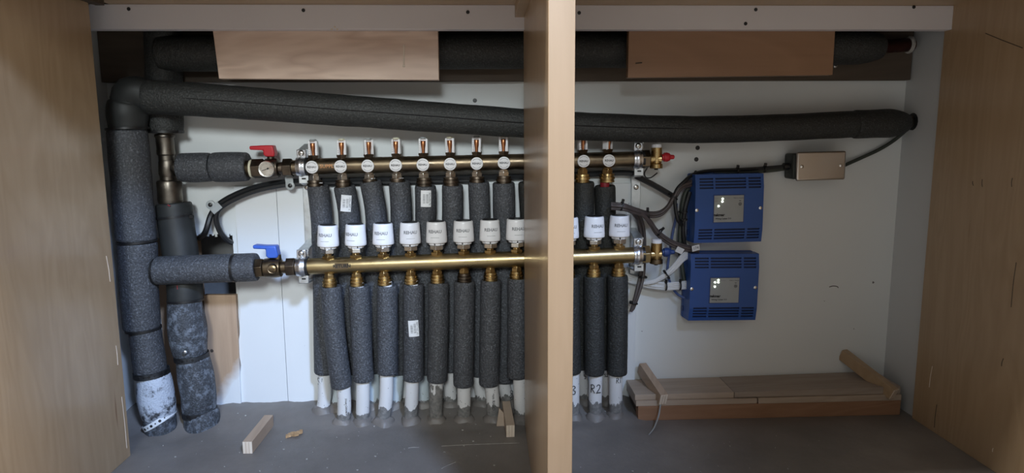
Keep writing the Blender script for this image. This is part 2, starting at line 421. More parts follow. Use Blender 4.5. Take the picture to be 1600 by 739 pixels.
# cabinet carcass
CAB = thing('built_in_cabinet', (0, -.2, 0), 'maple veneered built-in cabinet with a centre divider around the manifolds', 'cabinet')
LEFT = MB().box(XL-.018, XL, -.95, -.08, .0, ZC+.02).build('side_panel', wood_z, CAB, .0006)
RIGHT = MB().box(XR, XR+.018, -.80, 0, .0, ZC+.02).build('side_panel', wood_z, CAB, .0006)
DIV = MB().box(XD, XD+TD, YF+.0015, 0, .0, ZC).build('divider_panel', wood_z, CAB)
MB().box(XD, XD+TD, YF-.001, YF+.0015, .0, ZC).build('edge_band', wood_edge, DIV, .0006)
MB().box(XL, XR, YF, 0, ZC, ZC+.019).build('top_panel', wood_x, CAB)
HEAD = MB().box(RL, XR+.0, -.020, -.0005, ZH, ZC).build('header_rail', rail_white, CAB, .001)
MB().box(XD-.016, XD, -.42, -.0205, ZC-.021, ZC).build('cleat', wood_x, CAB, .0005)
MB().box(XL, XL+.014, -.30, -.06, ZC-.010, ZC).build('cleat', wood_dark, CAB, .0005)
for px, py in ((201, 14), (474, 16), (731, 19), (905, 20), (1181, 15), (1165, 37), (1428, 11)):
    c = at(px, py, -.0205); MB().lathe(c, (0, -1, 0), [(0, .0032), (.0006, .0030), (.0009, .0012)], 10).build('screw', strap_old, HEAD)
for px, py in ((523, 42), (527, 46), (518, 46)):
    c = at(px, py, -.0203); MB().lathe(c, (0, -1, 0), [(0, .0018), (.0004, .001)], 6).build('paint_chip', scuff, HEAD)
# scratches on the panels
for p0, p1 in (((166, 400), (172, 440)), ((181, 540), (184, 570)), ((190, 620), (198, 700))):
    a = atx(*p0, XL); b = atx(*p1, XL)
    MB().tube([a, (a+b)/2+Vector((0, .001, 0)), b], .0007, 5).build('scratch', scuff, LEFT)
for p0, p1, m in (((1457, 572), (1452, 605), scuff), ((1552, 700), (1551, 706), scuff), ((1464, 632), (1460, 668), wood_dark), ((1588, 410), (1580, 480), wood_dark), ((1568, 560), (1565, 572), wood_dark), ((1540, 52), (1598, 75), wood_dark), ((1520, 283), (1521, 290), wood_dark), ((1535, 280), (1535, 292), wood_dark), ((1582, 278), (1581, 292), wood_dark)):
    a = atx(*p0, XR); b = atx(*p1, XR)
    MB().tube([a, (a+b)/2+Vector((0, .001, 0)), b], .0007, 5).build('scratch', m, RIGHT)

# long stained ledger board and the two hanging boards
a = at(171, 40, W-.018); b = at(1424, 122, W-.018)
tag(MB().box(RL+.001, at(1424, 100, W-.018).x, W-.019, W-.0005, at(700, 127, W-.018).z, ZT-.01).build('ledger_board', wood_dark, None, .001), 'dark stained ledger board running along the top of the back wall', 'board')
def hang(px0, px1, pyb0, pyb1, Y, mat, label, skew=0):
    a = at(px0, pyb0, Y); b = at(px1, pyb1, Y); zt = ZT-.02; k = skew*(zt-a.z)
    pts = [a, b, Vector((b.x, Y, zt)), Vector((a.x-k, Y, zt))]
    return tag(MB().prism(pts, (0, .017, 0)).build('hanging_board', mat, None, .0008), label, 'board')
HB = hang(342, 686, 123, 125, .0, wood_board, 'pale plywood board hanging behind the left half of the white rail', .06)
c = at(631, 103, -.0004); MB().lathe(c, (0, -1, 0), [(0, .0024), (.0012, .002), (.0018, .001)], 10).build('glue_drip', scuff, HB)
a = at(631, 70, -.0006); MB().tube([a, at(631, 90, -.0006), c], .0013, 6).build('glue_run', scuff, HB)
HB2 = hang(981, 1301, 121.5, 117, .0, wood_board2, 'warm brown plywood board hanging at the right of the divider', 0)
c = at(993, 99, -.0003); MB().tube([c, at(1003, 98, -.0003)], .0012, 5).build('knot', wood_dark, HB2)
c = at(1304, 103, .02); tag(MB().lathe(at(1305, 103, W-.0195), (0, -1, 0), [(0, .004), (.0015, .0035), (.002, .002)], 10).build('ledger_screw', steel, None), 'small bright screw head in the dark ledger board', 'screw')

# ------------------------------------------------------------------ pipe sleeves
def sleeve(pxs, Ys, r, name, mat, parent, wob=.05, sd=0, n=26, endr=None, k=8):
    """foam sleeve along pixel path; Ys per point; rounded, slightly pinched ends"""
    P = [at(p[0], p[1], y) for p, y in zip(pxs, Ys)]
    L = sum((P[i+1]-P[i]).length for i in range(len(P)-1)); e = .004/L
    def rr(t):
        base = r(t) if callable(r) else r
        d = min(t, 1-t)
        return base*(1 if d > 1.5*e else .90+.10*math.sqrt(max(0, 1-(1-d/(1.5*e))**2)))
    mb = MB()
    Q = smooth_path(P, k); 
    # densify with end points for rounding
    tot = [0]
    for i in range(1, len(Q)): tot.append(tot[-1]+(Q[i]-Q[i-1]).length)
    def samp(s):
        s = max(0, min(tot[-1], s))
        for i in range(1, len(Q)):
            if tot[i] >= s:
                u = (s-tot[i-1])/max(1e-9, tot[i]-tot[i-1]); return Q[i-1].lerp(Q[i], u)
        return Q[-1]
    m = max(8, int(tot[-1]/.009)); ss = [0, .0008, .002, .0035, .006]+[.006+(tot[-1]-.012)*i/m for i in range(1, m)]+[tot[-1]-v for v in (.006, .0035, .002, .0008, 0)]
    R = []; a = None
    for s_ in ss:
        p = samp(s_); t = (samp(s_+.004)-samp(s_-.004)).normalized()
        if a is None: a = frame(t)[0]
        a = (a-t*a.dot(t)).normalized(); b = t.cross(a); rad = rr(s_/tot[-1]); ring = []
        for j in range(n):
            q = 2*math.pi*j/n; dv = a*math.cos(q)+b*math.sin(q); v = p+dv*rad
            ring.append(v+dv*rad*wob*noise.noise((v+Vector((sd*3.1, sd*1.7, 0)))*24))
        R.append(ring)
    c0, c1 = R[0], R[-1]; m0 = sum(c0, Vector())/n; m1 = sum(c1, Vector())/n
    R = [[m0.lerp(v, .55)+(ss and (samp(.003)-samp(0)))*.8 for v in c0]]+R+[[m1.lerp(v, .55)-(samp(tot[-1])-samp(tot[-1]-.003))*.8 for v in c1]]
    mb.rings(R)
    o = mb.build(name, mat, parent, sharp=50); o['_len'] = tot[-1]; del o['_len']
    return o
def band(px, py, Y, d, R, h, name, mat, parent, thick=.0012, holes=0, tail=None):
    c = at(px, py, Y); a, b, d = frame(d); mb = MB(); n = 32
    ring = lambda r, t: [c+d*t+(a*math.cos(2*math.pi*j/n)+b*math.sin(2*math.pi*j/n))*r for j in range(n)]
    mb.rings([ring(R, -h/2), ring(R+thick, -h/2), ring(R+thick, h/2), ring(R, h/2)], close=True)
    if tail: mb.obox(c+tail, (.004, 0, 0), (0, .003, 0), (0, 0, .0028))
    o = mb.build(name, mat, parent)
    for i in range(holes):
        q = -math.pi/2+(i-holes/2+.5)*.30; q0 = q
        dv = Vector((math.cos(q), math.sin(q), 0)); dv = (dv-d*dv.dot(d)).normalized()
        MB().lathe(c+dv*(R+thick-.0002), dv, [(0, h*.26 if i % 2 else h*.14), (.0005, h*.24 if i % 2 else h*.12)], 10).build('strap_hole', black_pl, o)
    return o
Zd = Vector((0, 0, 1))
# --- run A : front riser, elbow, long sloping run, branch to the return manifold
PA = thing('insulated_return_pipe', atz(250, 676, 0), 'black foam lagged riser at far left with long sloping run to the right wall', 'pipe')
sleeve([(199, 203), (206, 290), (213, 376)], [.024]*3, .0335, 'insulation_sleeve', foam_grey, PA, .04, 1)
sleeve([(214, 378), (217, 440), (222, 513)], [.024]*3, lambda t: .0335-.002*t, 'insulation_sleeve', foam_grey, PA, .04, 2)
sleeve([(226, 514), (236, 583)], [.024, .023], lambda t: .0275+.001*t, 'insulation_sleeve', foam_grey, PA, .05, 3)
sleeve([(239, 582), (244, 615), (248, 652)], [.023]*3, lambda t: .028+.0055*math.sin(t*2.6)-.002*t, 'insulation_sleeve', foam_white, PA, .08, 4)
sleeve([(249, 650), (254, 688)], [.023]*2, .0285, 'insulation_sleeve', foam_dust, PA, .05, 5)
band(237, 582, .023, at(241, 600, .023)-at(236, 570, .023), .0295, .0105, 'perforated_strap', strap_old, PA, .0018, 5)
band(249, 655, .023, at(250, 660, .023)-at(246, 630, .023)+Vector((.02, 0, 0)), .0300, .0105, 'perforated_strap', white_strap, PA, .0018, 7)
band(214, 377, .024, (.05, 0, -1), .0325, .004, 'zip_tie', black_pl, PA, .0016)
band(224, 513.5, .024, (.05, 0, -1), .0300, .004, 'zip_tie', black_pl, PA, .0012)
# rubber elbow jacket
sleeve([(201, 160), (199, 180), (200, 203)], [.024]*3, lambda t: .0335+.002*math.sin(t*5), 'rubber_jacket', rubber, PA, .07, 6)
sleeve([(203, 172), (203, 152), (216, 146), (232, 151)], [.024, .022, .021, .021], lambda t: .0275+.003*math.sin(t*3.1), 'elbow_jacket', rubber, PA, .08, 7)
band(199, 201, .024, (.05, 0, -1), .034, .004, 'zip_tie', black_pl, PA, .0014)
dA = [(229, 151), (341, 158), (520, 171.5), (680, 183), (820, 193), (960, 199.5), (1085, 202.5), (1200, 200), (1336, 194)]
yA = [.020, .022, .030, .036, .042, .050, .057, .064, .070]
rA = .0285
sleeve(dA, yA, lambda t: .0300-.0045*min(1, t*1.5), 'insulation_sleeve', foam_black_shade, PA, .03, 8)
sleeve([(1334, 194.5), (1375, 193), (1418, 192)], [.070, .071, .073], lambda t: .0275 if t < .6 else .0275-.011*((t-.6)/.4)**2, 'insulation_sleeve', foam_black_shade, PA, .05, 9)
MB().cyl(at(1412, 191, .073), atx(1428, 190, RR+.006), .011, 16).build('pipe_stub', copper_old, PA)
MB().lathe(atx(1425, 190, RR-.001), (1, 0, 0), [(0, .014), (.0008, .017), (.001, .017)], 14).build('wall_hole', black_pl, PA)
# slit seam along the run
def off(p, y): q = at(p[0], p[1], y); return q
seam = [at(p[0], p[1]-(1 if i < 1 else 1), y-.0285+(.0005 if i > 5 else 0)+max(0, i-1)*.0006) for i, (p, y) in enumerate(zip(dA, yA))]
MB().tube(seam[:7], .0010, 5).build('seam', black_pl, PA)
band(233, 152, .021, at(341, 158, .021)-at(229, 151, .02), .0285, .006, 'tape_ring', rubber, PA, .0016)
# branch to return manifold
sleeve([(243, 423), (300, 421), (366, 418.5)], [.028, .027, .026], .0265, 'insulation_sleeve', foam_grey, PA, .03, 10)
sleeve([(367, 418.5), (402, 417)], [.026, .026], .0263, 'insulation_sleeve', foam_grey, PA, .03, 11)
band(367, 418.5, .026, (1, 0, 0), .0252, .005, 'zip_tie', black_pl, PA, .0014)
band(245, 423, .028, (1, 0, 0), .0262, .0035, 'zip_tie', black_pl, PA, .0014)
MB().cyl(at(222, 424, .026), at(248, 423, .028), .013, 16).build('pipe_stub', copper_old, PA)

# --- run B : rear riser, copper tee, branch to the supply manifold
PB = thing('insulated_supply_pipe', atz(317, 668, 0), 'grey foam lagged rear riser with bare copper tee at left', 'pipe')
YB = .070
sleeve([(255, 30), (256, 120), (258, 206)], [YB]*3, .0315, 'insulation_sleeve', foam_black_shade, PB, .04, 20)
band(258, 206, YB, Zd, .0305, .0045, 'zip_tie', black_pl, PB, .0016, 0, Vector((.034, -.01, 0)))
MB().cyl(at(258, 205, YB), at(262, 262, YB), .0125, 18).build('riser_tube', copper_old, PB)
def vl(pts, name, mat, n=22):   # lathe along screen-vertical list of (px,py,rpx)
    a = at(pts[0][0], pts[0][1], YB); b = at(pts[-1][0], pts[-1][1], YB); d = b-a; L = d.length; y0, y1 = pts[0][1], pts[-1][1]
    return MB().lathe(a, d, [((p[1]-y0)/(y1-y0)*L, p[2]/815) for p in pts], n).build(name, mat, PB)
vl([(257, 209, 10), (257, 210, 14), (257.5, 213, 14.5), (257.5, 215, 13.2), (258, 216, 13), (259, 232, 12.5), (259.5, 238, 13), (260, 241, 13), (260, 243, 11.2), (263, 283, 11.5)], 'copper_reducer', copper_old)
vl([(262, 250, 11.8), (262, 253, 13), (262.5, 272, 13), (262.5, 276, 11.8)], 'copper_tee', copper_old)
MB().lathe(at(262, 262.5, YB), at(285, 262.5, .066)-at(262, 262.5, YB), [(0, .0115), (.018, .0115), (.020, .0098), (.035, .0098)], 20).build('tee_branch', copper_old, PB)
vl([(264, 281, 12), (264, 282.5, 17), (264.5, 285, 18), (265, 298, 17.5), (266, 312, 18), (266.5, 318, 17)], 'copper_coupling', copper_old)
MB().cyl(at(264, 283, YB), at(268, 335, YB-.002), .012, 16).build('riser_tube', copper_old, PB)
sleeve([(271, 317), (277, 360), (287, 430), (290, 472)], [.068, .066, .060, .056], .0318, 'insulation_sleeve', rubber, PB, .03, 21)
band(273, 338, .067, at(271, 325, .067)-at(277, 360, .066), .0320, .0042, 'zip_tie', black_pl, PB, .0016, 0, Vector((.034, -.008, 0)))
sleeve([(289, 468), (293, 510), (298, 556)], [.056, .053, .049], lambda t: .0300+.0042*math.sin(t*3.1), 'insulation_sleeve', foam_dust, PB, .06, 22)
sleeve([(301, 556), (308, 600), (312, 646)], [.049, .046, .042], lambda t: .0295+.0035*math.sin(t*3.1), 'insulation_sleeve', foam_dust, PB, .06, 23)
sleeve([(314, 640), (319, 682)], [.042, .037], lambda t: .0315+.0015*math.sin(t*3.1), 'insulation_sleeve', foam_dust, PB, .05, 24)
band(290, 469, .056, at(287, 430, .06)-at(290, 472, .056), .0312, .004, 'zip_tie', black_pl, PB, .0014)
band(299.5, 556.5, .049, (.06, 0, -1), .0298, .010, 'perforated_strap', strap_old, PB, .0018, 4)
band(312, 643, .042, (.06, 0, -1), .0302, .010, 'perforated_strap', strap_old, PB, .0018, 4)
for p0, p1, m in (((262, 320), (266, 322), red_pl), ((277, 446), (279, 470), red_pl), ((280, 474), (279, 486), red_pl)):
    a = at(*p0, .034 if p0[1] < 400 else .028); b = at(*p1, .034 if p0[1] < 400 else .0265)
    MB().tube([a, (a+b)/2, b], .0010, 6).build('red_tape', redpex, PB)
sleeve([(281, 262), (305, 262), (331, 261)], [.066]*3, lambda t: .0265+.0012*math.sin(t*3.1), 'insulation_sleeve', foam_grey, PB, .04, 25)
sleeve([(332, 261), (360, 260.5), (388, 260.5)], [.066]*3, lambda t: .0268+.0012*math.sin(t*3.1), 'insulation_sleeve', foam_grey, PB, .04, 26)
MB().lathe(at(289, 550, .012), (0, -1, 0), [(0, .004), (.002, .0035), (.003, .002)], 10).build('strap_screw', steel, PB)

# --- top pipe C
PC = thing('insulated_ceiling_pipe', at(800, 80, .055), 'thick black lagged pipe high behind the two hanging boards', 'pipe')
YC = .054
sleeve([(250, 84), (500, 82), (800, 80), (1150, 77), (1378, 73)], [YC]*5, lambda t: .0315 if t < .965 else .0315-.010*((t-.965)/.035)**1.5, 'insulation_sleeve', foam_black_shade, PC, .025, 30)
MB().cyl(at(1370, 73, YC), at(1424, 70, YC+.02), .0125, 18).build('pipe_stub', metal('red_oxide_copper', (.10, .035, .03), (.06, .025, .02), .5, 60), PC)
MB().lathe(at(1418, 70, YC+.018), (1, 0, 0), [(0, .0150), (.002, .0165), (.006, .016)], 12).build('plaster_collar', gravel, PC)

# ------------------------------------------------------------------ manifolds
YS, YR = .064, .026
def sy(px): return 260.3+(px-480)*(250.0-260.3)/(949-480)
def ry(px): return 415.6+(px-500)*(399.2-415.6)/(967-500)
SX = [491, 535, 577, 620, 662, 704, 745, 787, 829, 870, 910, 949]
RX = [514, 557, 600, 642, 683, 725, 766, 807, 848, 888, 928, 967]
ORD = ['first', 'second', 'third', 'fourth', 'fifth', 'sixth', 'seventh', 'eighth', 'ninth', 'tenth', 'eleventh', 'twelfth']
RT = .0152
SM = thing('supply_manifold', at(720, sy(720), YS), 'tarnished brass upper supply manifold with twelve clear flow meters', 'manifold')
RM = thing('return_manifold', at(740, ry(740), YR), 'bright brass lower return manifold bar carrying white actuators', 'manifold')
s0, s1 = at(474, sy(474), YS), at(1004, sy(1004), YS)
q0, q1 = at(476, ry(476), YR), at(1004, ry(1004), YR)
sd_ = (s1-s0).normalized(); rd_ = (q1-q0).normalized()
MB().cyl(s0, s1, RT, 32).build('manifold_bar', brass_old, SM)
MB().cyl(q0, q1, RT, 32).build('manifold_bar', brass_tube, RM)
def fluted(c, up, prof, n=28): return MB().lathe(c, up, prof, n)
for i, px in enumerate(SX):
    c = at(px, sy(px), YS)
    mt = brass_old if i < 9 else brass
    # flow meter on top
    MB().lathe(c+Zd*(RT-.003), Zd, [(0, .0095), (.0045, .0095), (.0050, .0105), (.0085, .0105), (.0088, .006)], 6, .5).build('meter_socket', brass_dark if i < 9 else brass_old, SM)
    lean = Vector((.02*math.sin(i*2.3), 0, 1)).normalized(); b0 = c+Zd*(RT+.0045); ang = [0, .1, .35, -.1, .05, -.1, -.1, -.05, 0, 0, .2, .75][i]
    ux = Vector((math.cos(ang), math.sin(ang), 0)); uy = Vector((-math.sin(ang), math.cos(ang), 0))
    h = .0275
    out = [(-.0085, -.0050), (-.0075, -.0060), (-.0046, -.0060), (-.0046, -.0010), (.0046, -.0010), (.0046, -.0060), (.0075, -.0060), (.0085, -.0050), (.0085, .005), (.0075, .006), (-.0075, .006), (-.0085, .005)]
    fm = MB().prism([b0+ux*x+uy*y for x, y in out], lean*h).build('flow_meter', white_pl, SM, .0003)
    MB().lathe(b0+lean*.0005-uy*.0030, lean, [(0, .0028), (.008, .0032), (.016, .0043), (.0225, .0047), (.0232, .0042)], 12).build('float', copper, fm)
    MB().lathe(b0+lean*h, lean, [(0, .0072), (.0012, .0072), (.0022, .0058), (.0034, .0052)], 8, .39).build('meter_cap', cream_pl if i % 2 else label_gr, fm)
    tk = MB()
    for k in range(6): tk.obox(b0+lean*(.005+k*.0034)-ux*.0062-uy*.0061, ux*.0009, uy*.0003, lean*.0003)
    tk.build('scale_marks', ink_gr, fm)
    # badge
    bc = c+Vector((0, -RT-.0008, -.0006)); bd = MB().lathe(bc+Vector((0, .006, 0)), (0, -1, 0), [(0, .0112), (.0078, .0118), (.0086, .0112), (.0088, .009)], 28).build('badge', white_pl, SM)
    face = bc+Vector((0, -.0029, 0))
    text('badge_text', 'REHAU', .0052, face, (1, 0, 0), Zd, ink, bd, .0002, .00012)
    dm = MB()
    for s in (1, -1):
        for k in range(9):
            q = s*math.pi/2+(k-4)*.21
            cc = face+Vector((math.cos(q)*.0088, -.0001, math.sin(q)*.0088)); dm.obox(cc, Vector((-math.sin(q), 0, math.cos(q)))*.0007, Vector((math.cos(q), 0, math.sin(q)))*.0004, (0, .00015, 0))
    dm.build('badge_ring', ink_gr, bd)
    # outlet below
    o0 = c-Zd*(RT-.002)
    MB().lathe(o0, -Zd, [(0, .0085), (.0035, .0085), (.0038, .0105), (.0125, .0105), (.0128, .008)], 6, .5).build('outlet_nut', nickel if i < 9 else brass, SM, .0003)
    MB().lathe(o0-Zd*.0122, -Zd, [(0, .010), (.0005, .0138), (.0040, .0142), (.0044, .0126), (.0058, .0126), (.0062, .0148), (.0105, .0150), (.0109, .0132), (.0125, .0132), (.013, .0142), (.0165, .0142), (.017, .011)], 24).build('compression_ring', brass_dark if i < 9 else brass, SM)
text('supply_marking', 'SUPPLY', .0095, at(513, sy(513)+.3, YS-RT-.0001), sd_, Zd, ink_or, SM, .0003, .0001, wrap=(sd_, RT))
for i, px in enumerate(RX):
    c = at(px, ry(px), YR); o0 = c-Zd*(RT-.002)
    MB().lathe(o0, -Zd, [(0, .0080), (.003, .0080), (.0032, .0098), (.0095, .0098), (.0098, .0085)], 6, .5).build('outlet_nut', brass, RM, .0003)
    MB().lathe(o0-Zd*.0095, -Zd, [(0, .009), (.0005, .0118), (.0040, .0122), (.0044, .0108), (.0058, .0108), (.0062, .0132), (.0098, .0134), (.0102, .0116), (.0115, .0116), (.012, .0134), (.0165, .0134), (.017, .010)], 24).build('compression_ring', brass if i != 5 else brass_dark, RM)
    MB().lathe(c+Zd*(RT-.0025), Zd, [(0, .0105), (.0025, .0118), (.0062, .0118), (.0066, .0075), (.0105, .0068), (.0145, .0068)], 6, .5).build('valve_insert', brass, RM, .0003)
MB().box(*(lambda c: (c.x-.0125, c.x+.0125, c.y-.0008, c.y+.003, c.z-.0052, c.z+.0052))(at(534, ry(534)+1.5, YR-RT))).build('return_plate', brass_old, RM)
text('return_marking', 'RETURN', .0085, at(534, ry(534)+1.5, YR-RT-.0010), rd_, Zd, ink, RM, .0003, .0002)

# actuators: body in local coords, origin at the valve insert top
def actuator():
    t = thing('thermal_actuator', (0, 0, 0), '', 'actuator', 'white thermal actuators on the return manifold', True)
    MB().lathe((0, 0, -.001), Zd, [(0, .0122), (.0008, .0136), (.0080, .0136), (.0088, .0122), (.0095, .0105)], 6, .5).build('lock_nut', nickel, t, .0004)
    cl = MB()
    for k in range(8):
        q0_ = 2*math.pi*k/8; R = []
        for u in range(5):
            q = q0_+u/4*(.62); R.append([Vector((math.cos(q)*r, math.sin(q)*r, z)) for r, z in ((.0105, .0085), (.0146, .0085), (.0150, .0130), (.0105, .0130))])
        cl.rings(R)
    cl.build('slotted_collar', white_pl, t)
    body = MB().lathe((0, 0, .0125), Zd, [(0, .0165), (.0004, .0192), (.0015, .0197), (.006, .0197), (.0340, .0181), (.0375, .0178), (.0388, .0168), (.0392, .0150)], 40).build('cap', white_pl, t, sharp=60)
    MB().lathe((0, 0, .0515), Zd, [(0, .0148), (.0010, .0146), (.0016, .0120), (.0012, .0118)], 28).build('top_disc', black_pl, body)
    R = .01885
    text('brand_print', 'REHAU', .0082, (.000, -R, .0345), (1, 0, 0), (0, 0, 1), ink_gr, body, .0004, .00022, wrap=(Zd, R))
    mb = MB()
    for k in range(9):
        q = -math.pi/2+(k-4)*.09; mb.obox((math.cos(q)*.0197, math.sin(q)*.0197, .0235), Vector((-math.sin(q), math.cos(q), 0))*.0009, Vector((math.cos(q), math.sin(q), 0))*.0003, (0, 0, .0003))
    mb.build('print_line', label_gr, body)
    return t
A0 = actuator(); rots = [-.12, -.3, -.1, .15, -.1, -.05, .12, .2, .1, .1, .25, .0]; tilt = [.03, .02, .01, .0, .0, .0, .0, .0, 0, 0, 0, 0]
for i, px in enumerate(RX):
    c = at(px, ry(px), YR)+Zd*(RT+.0095)
    where = ('%s from the left' % ORD[i]) if i < 8 else ['mostly hidden behind the divider', 'just peeping out right of the divider', 'second from the right end of the row', 'last at the right end of the row'][i-8]
    lb = 'white actuator cap on the return bar, '+where
    o = A0 if i == 0 else dup(A0, c, lb); o.location = c; o['label'] = lb; o.rotation_euler = (0, tilt[i], rots[i])

# ------------------------------------------------------------------ heating loop pipes
def loop(kind, i, sl, pipe, YY, yb, r, pm, sm=foam_grey):
    """sl: sleeve pixel path, pipe: pixel path of the white conduit, YY: sleeve depth top/bottom, yb: depth at floor"""
    row = 'supply' if kind == 'S' else 'return'
    side = ('%s from the left' % ORD[i]) if i < 8 else ['hidden behind the divider', 'beside the divider', 'second from the right end', 'at the right end'][i-8]
    lab = 'lagged white %s loop pipe, %s in the %s row' % (row, side, 'rear' if kind == 'S' else 'front')
    pe = pipe[-1]; base = at(pe[0], pe[1], yb); base.z = max(base.z, 0)
    t = thing('heating_loop_pipe', base, lab, 'pipe', '%s loop pipes under the manifolds' % row)
    n = len(sl); sleeve(sl, [YY[0]+(YY[1]-YY[0])*k/(n-1) for k in range(n)], r, 'insulation_sleeve', sm, t, .03, i*1.3+(7 if kind == 'S' else 0), 22)
    m = len(pipe); P = []
    for k, p in enumerate(pipe): P.append(at(p[0], p[1], YY[1]+(yb-YY[1])*k/(m-1)))
    d = (P[0]-P[1]).normalized(); P = [P[0]+d*.03]+P+[P[-1]+Vector((0, 0, -.03))]
    MB().tube(P, .0130, 20, 5).build('conduit', pm, t)
    fz = zfl(base.x, yb); d2 = (P[-2]-P[-3]).normalized(); ft = P[-2]+d2*((fz-P[-2].z)/d2.z); R = []
    for h_, rr_ in ((-.012, .0225), (.0, .0195), (.003, .0168), (.006, .0146), (.007, .0120)):
        R.append([Vector((ft.x+math.cos(q)*rr_*(1+.28*noise.noise(Vector((i*5+math.cos(q)*1.3, math.sin(q)*1.3+h_*60, rr_*20)))), ft.y+math.sin(q)*rr_*(1+.28*noise.noise(Vector((i*5+math.cos(q)*1.3, math.sin(q)*1.3+h_*60, 4+rr_*20)))), fz+h_*(1+.5*noise.noise(Vector((i*3+math.cos(q), math.sin(q), 2)))))) for q in [2*math.pi*j/18 for j in range(18)]])
    MB().rings(R).build('cement_collar', conc, t)
    MB().cyl(at(sl[0][0], sl[0][1], YY[0])+Zd*.006, at(sl[0][0], sl[0][1], YY[0])-Zd*.02, .009, 12).build('pex_tube', redpex if (kind == 'S' and i == 11) else white_pl, t)
    return t
SS = [([(497, 290), (503, 350), (506, 450), (507, 582)], [(507, 584), (507, 622), (501, 658)], pvc_clean),
      ([(538, 291), (546, 345), (545, 450), (543, 582)], [(543, 584), (530, 620), (524, 662)], pvc_blue),
      ([(579, 283), (588, 345), (586, 450), (580, 580)], [(582, 582), (584, 620), (579, 662)], pvc_blue),
      ([(624, 283), (627, 345), (623, 450), (621, 582)], [(621, 584), (618, 620), (614, 652)], pvc_blue),
      ([(665, 290), (665, 345), (664, 450), (660, 582)], [(660, 584), (661, 620), (665, 648)], pvc_blue),
      ([(707, 289), (707, 345), (706, 450), (703, 578)], [(702, 580), (704, 620), (708, 655)], pvc_mid),
      ([(748, 284), (750, 345), (750, 450), (750, 585)], [(748, 587), (752, 615), (757, 650)], pvc_mid),
      ([(787, 285), (788, 345), (788, 450), (788, 595)], [(786, 597), (792, 620), (802, 652)], pvc_mid),
      ([(826, 284), (829, 345), (829, 450), (829, 585)], [(829, 587), (831, 620), (834, 650)], pvc_mid),
      ([(870, 284), (871, 345), (872, 450), (876, 576)], [(877, 578), (880, 610), (884, 646)], pvc_mid),
      ([(912, 284), (912, 345), (910, 450), (908, 574)], [(908, 576), (911, 610), (917, 646)], pvc_mid),
      ([(945, 290), (946, 345), (946, 450), (946, 574)], [(946, 576), (948, 610), (950, 646)], pvc_mid)]
RS = [([(517, 447), (521, 500), (528, 560), (534, 604)], [(537, 606), (538, 640), (535, 670)], pvc_clean),
      ([(561, 446), (563, 500), (568, 594)], [(567, 596), (567, 630), (566, 666)], pvc_clean),
      ([(605, 445), (605, 500), (605, 583)], [(604, 585), (603, 625), (597, 670)], pvc_mid),
      ([(646, 443), (646, 500), (646, 593)], [(644, 595), (643, 630), (641, 664)], pvc_mid),
      ([(685, 441), (685, 500), (683, 595)], [(682, 597), (681, 630), (682, 668)], pvc_dirty),
      ([(726, 439), (725, 500), (724, 602)], [(725, 604), (725, 630), (725, 660)], pvc_mid),
      ([(767, 437), (766, 500), (764, 601)], [(768, 603), (770, 625), (771, 652)], pvc_mid),
      ([(809, 434), (809, 500), (808, 589)], [(812, 591), (813, 620), (814, 656)], pvc_clean),
      ([(849, 433), (849, 500), (849, 586)], [(850, 588), (851, 620), (852, 656)], pvc_mid),
      ([(889, 432), (890, 500), (892, 582)], [(895, 584), (895, 620), (895, 654)], pvc_mid),
      ([(928, 431), (928, 500), (929, 584)], [(931, 586), (930, 620), (930, 654)], pvc_mid),
      ([(965, 430), (965, 500), (964, 584)], [(962, 586), (962, 620), (961, 654)], pvc_mid)]
SP, RP = [], []
for i, (a_, b_, m_) in enumerate(SS): SP.append(loop('S', i, a_, b_, (YS, .078), .080 if i else .068, .0203 if i not in (7,) else .0215, m_, foam_grey if i < 8 else foam_black_shade))  # same foam throughout, darker copy from the divider rightwards paints in shade
for i, (a_, b_, m_) in enumerate(RS): RP.append(loop('R', i, a_, b_, (YR, .028), .034, .0197, m_, foam_grey if i < 8 else foam_black_shade))  # front row likewise: shade beyond the divider put into the foam colour
# stickers
def sticker(t, px, py, Y, r, rot, ox=0, name='sticker'):
    r += .0009; c = at(px, py, Y)+Vector((0, -r, 0)); wd, ht = .0098, .0155; oq = ox/815/r
    R = Vector((math.cos(rot), 0, math.sin(rot))); U = Vector((-math.sin(rot), 0, math.cos(rot)))
    N = Vector((0, -1, 0)); mb = MB(); n = 8
    rows = []
    for s in (-1, 1):
        fr = []
        for k in range(n+1):
            x = -wd+2*wd*k/n; q = x/r+oq; fr.append(c+R*(math.sin(q)*r)-N*(r*(1-math.cos(q)))+U*(ht*s))
        rows.append(fr)
    vs = rows[0]+rows[1]; fs = [(k, k+1, n+2+k, n+1+k) for k in range(n)]
    vs2 = [v-N*.0005 for v in vs]; m = len(vs)
    mb.add(vs+vs2, fs+[tuple(m+j for j in reversed(f)) for f in fs]+[(k+1, k, m+k, m+k+1) for k in range(n)]+[(n+1+k, n+2+k, m+n+2+k, m+n+1+k) for k in range(n)]+[(0, n+1, m+n+1, m), (2*n+1, n, m+n, m+2*n+1)])
    s = mb.build(name, paper, t)
    bars = MB()
    def pt(x, z): q = x/r+oq; return c+R*(math.sin(q)*r)-N*(r*(1-math.cos(q)))+U*z+N*.0003
    for col_ in range(2):
        z = -.0085
        while z < .0080:
            h = random.choice((.0004, .0006, .001)); x0 = -.0058+col_*.0060; bars.add([pt(x0, z), pt(x0+.0045, z), pt(x0+.0045, z+h), pt(x0, z+h)], [(0, 1, 2, 3)]); z += h+random.choice((.0005, .0008, .0012))
    for k in range(3):
        for z in [-.012+.0024*j for j in range(10)]:
            x0 = .0058+k*.0011; 
            if random.random() < .75: bars.add([pt(x0, z), pt(x0+.0007, z), pt(x0+.0007, z+.0016), pt(x0, z+.0016)], [(0, 1, 2, 3)])
    bars.build('barcode', ink_gr, s)
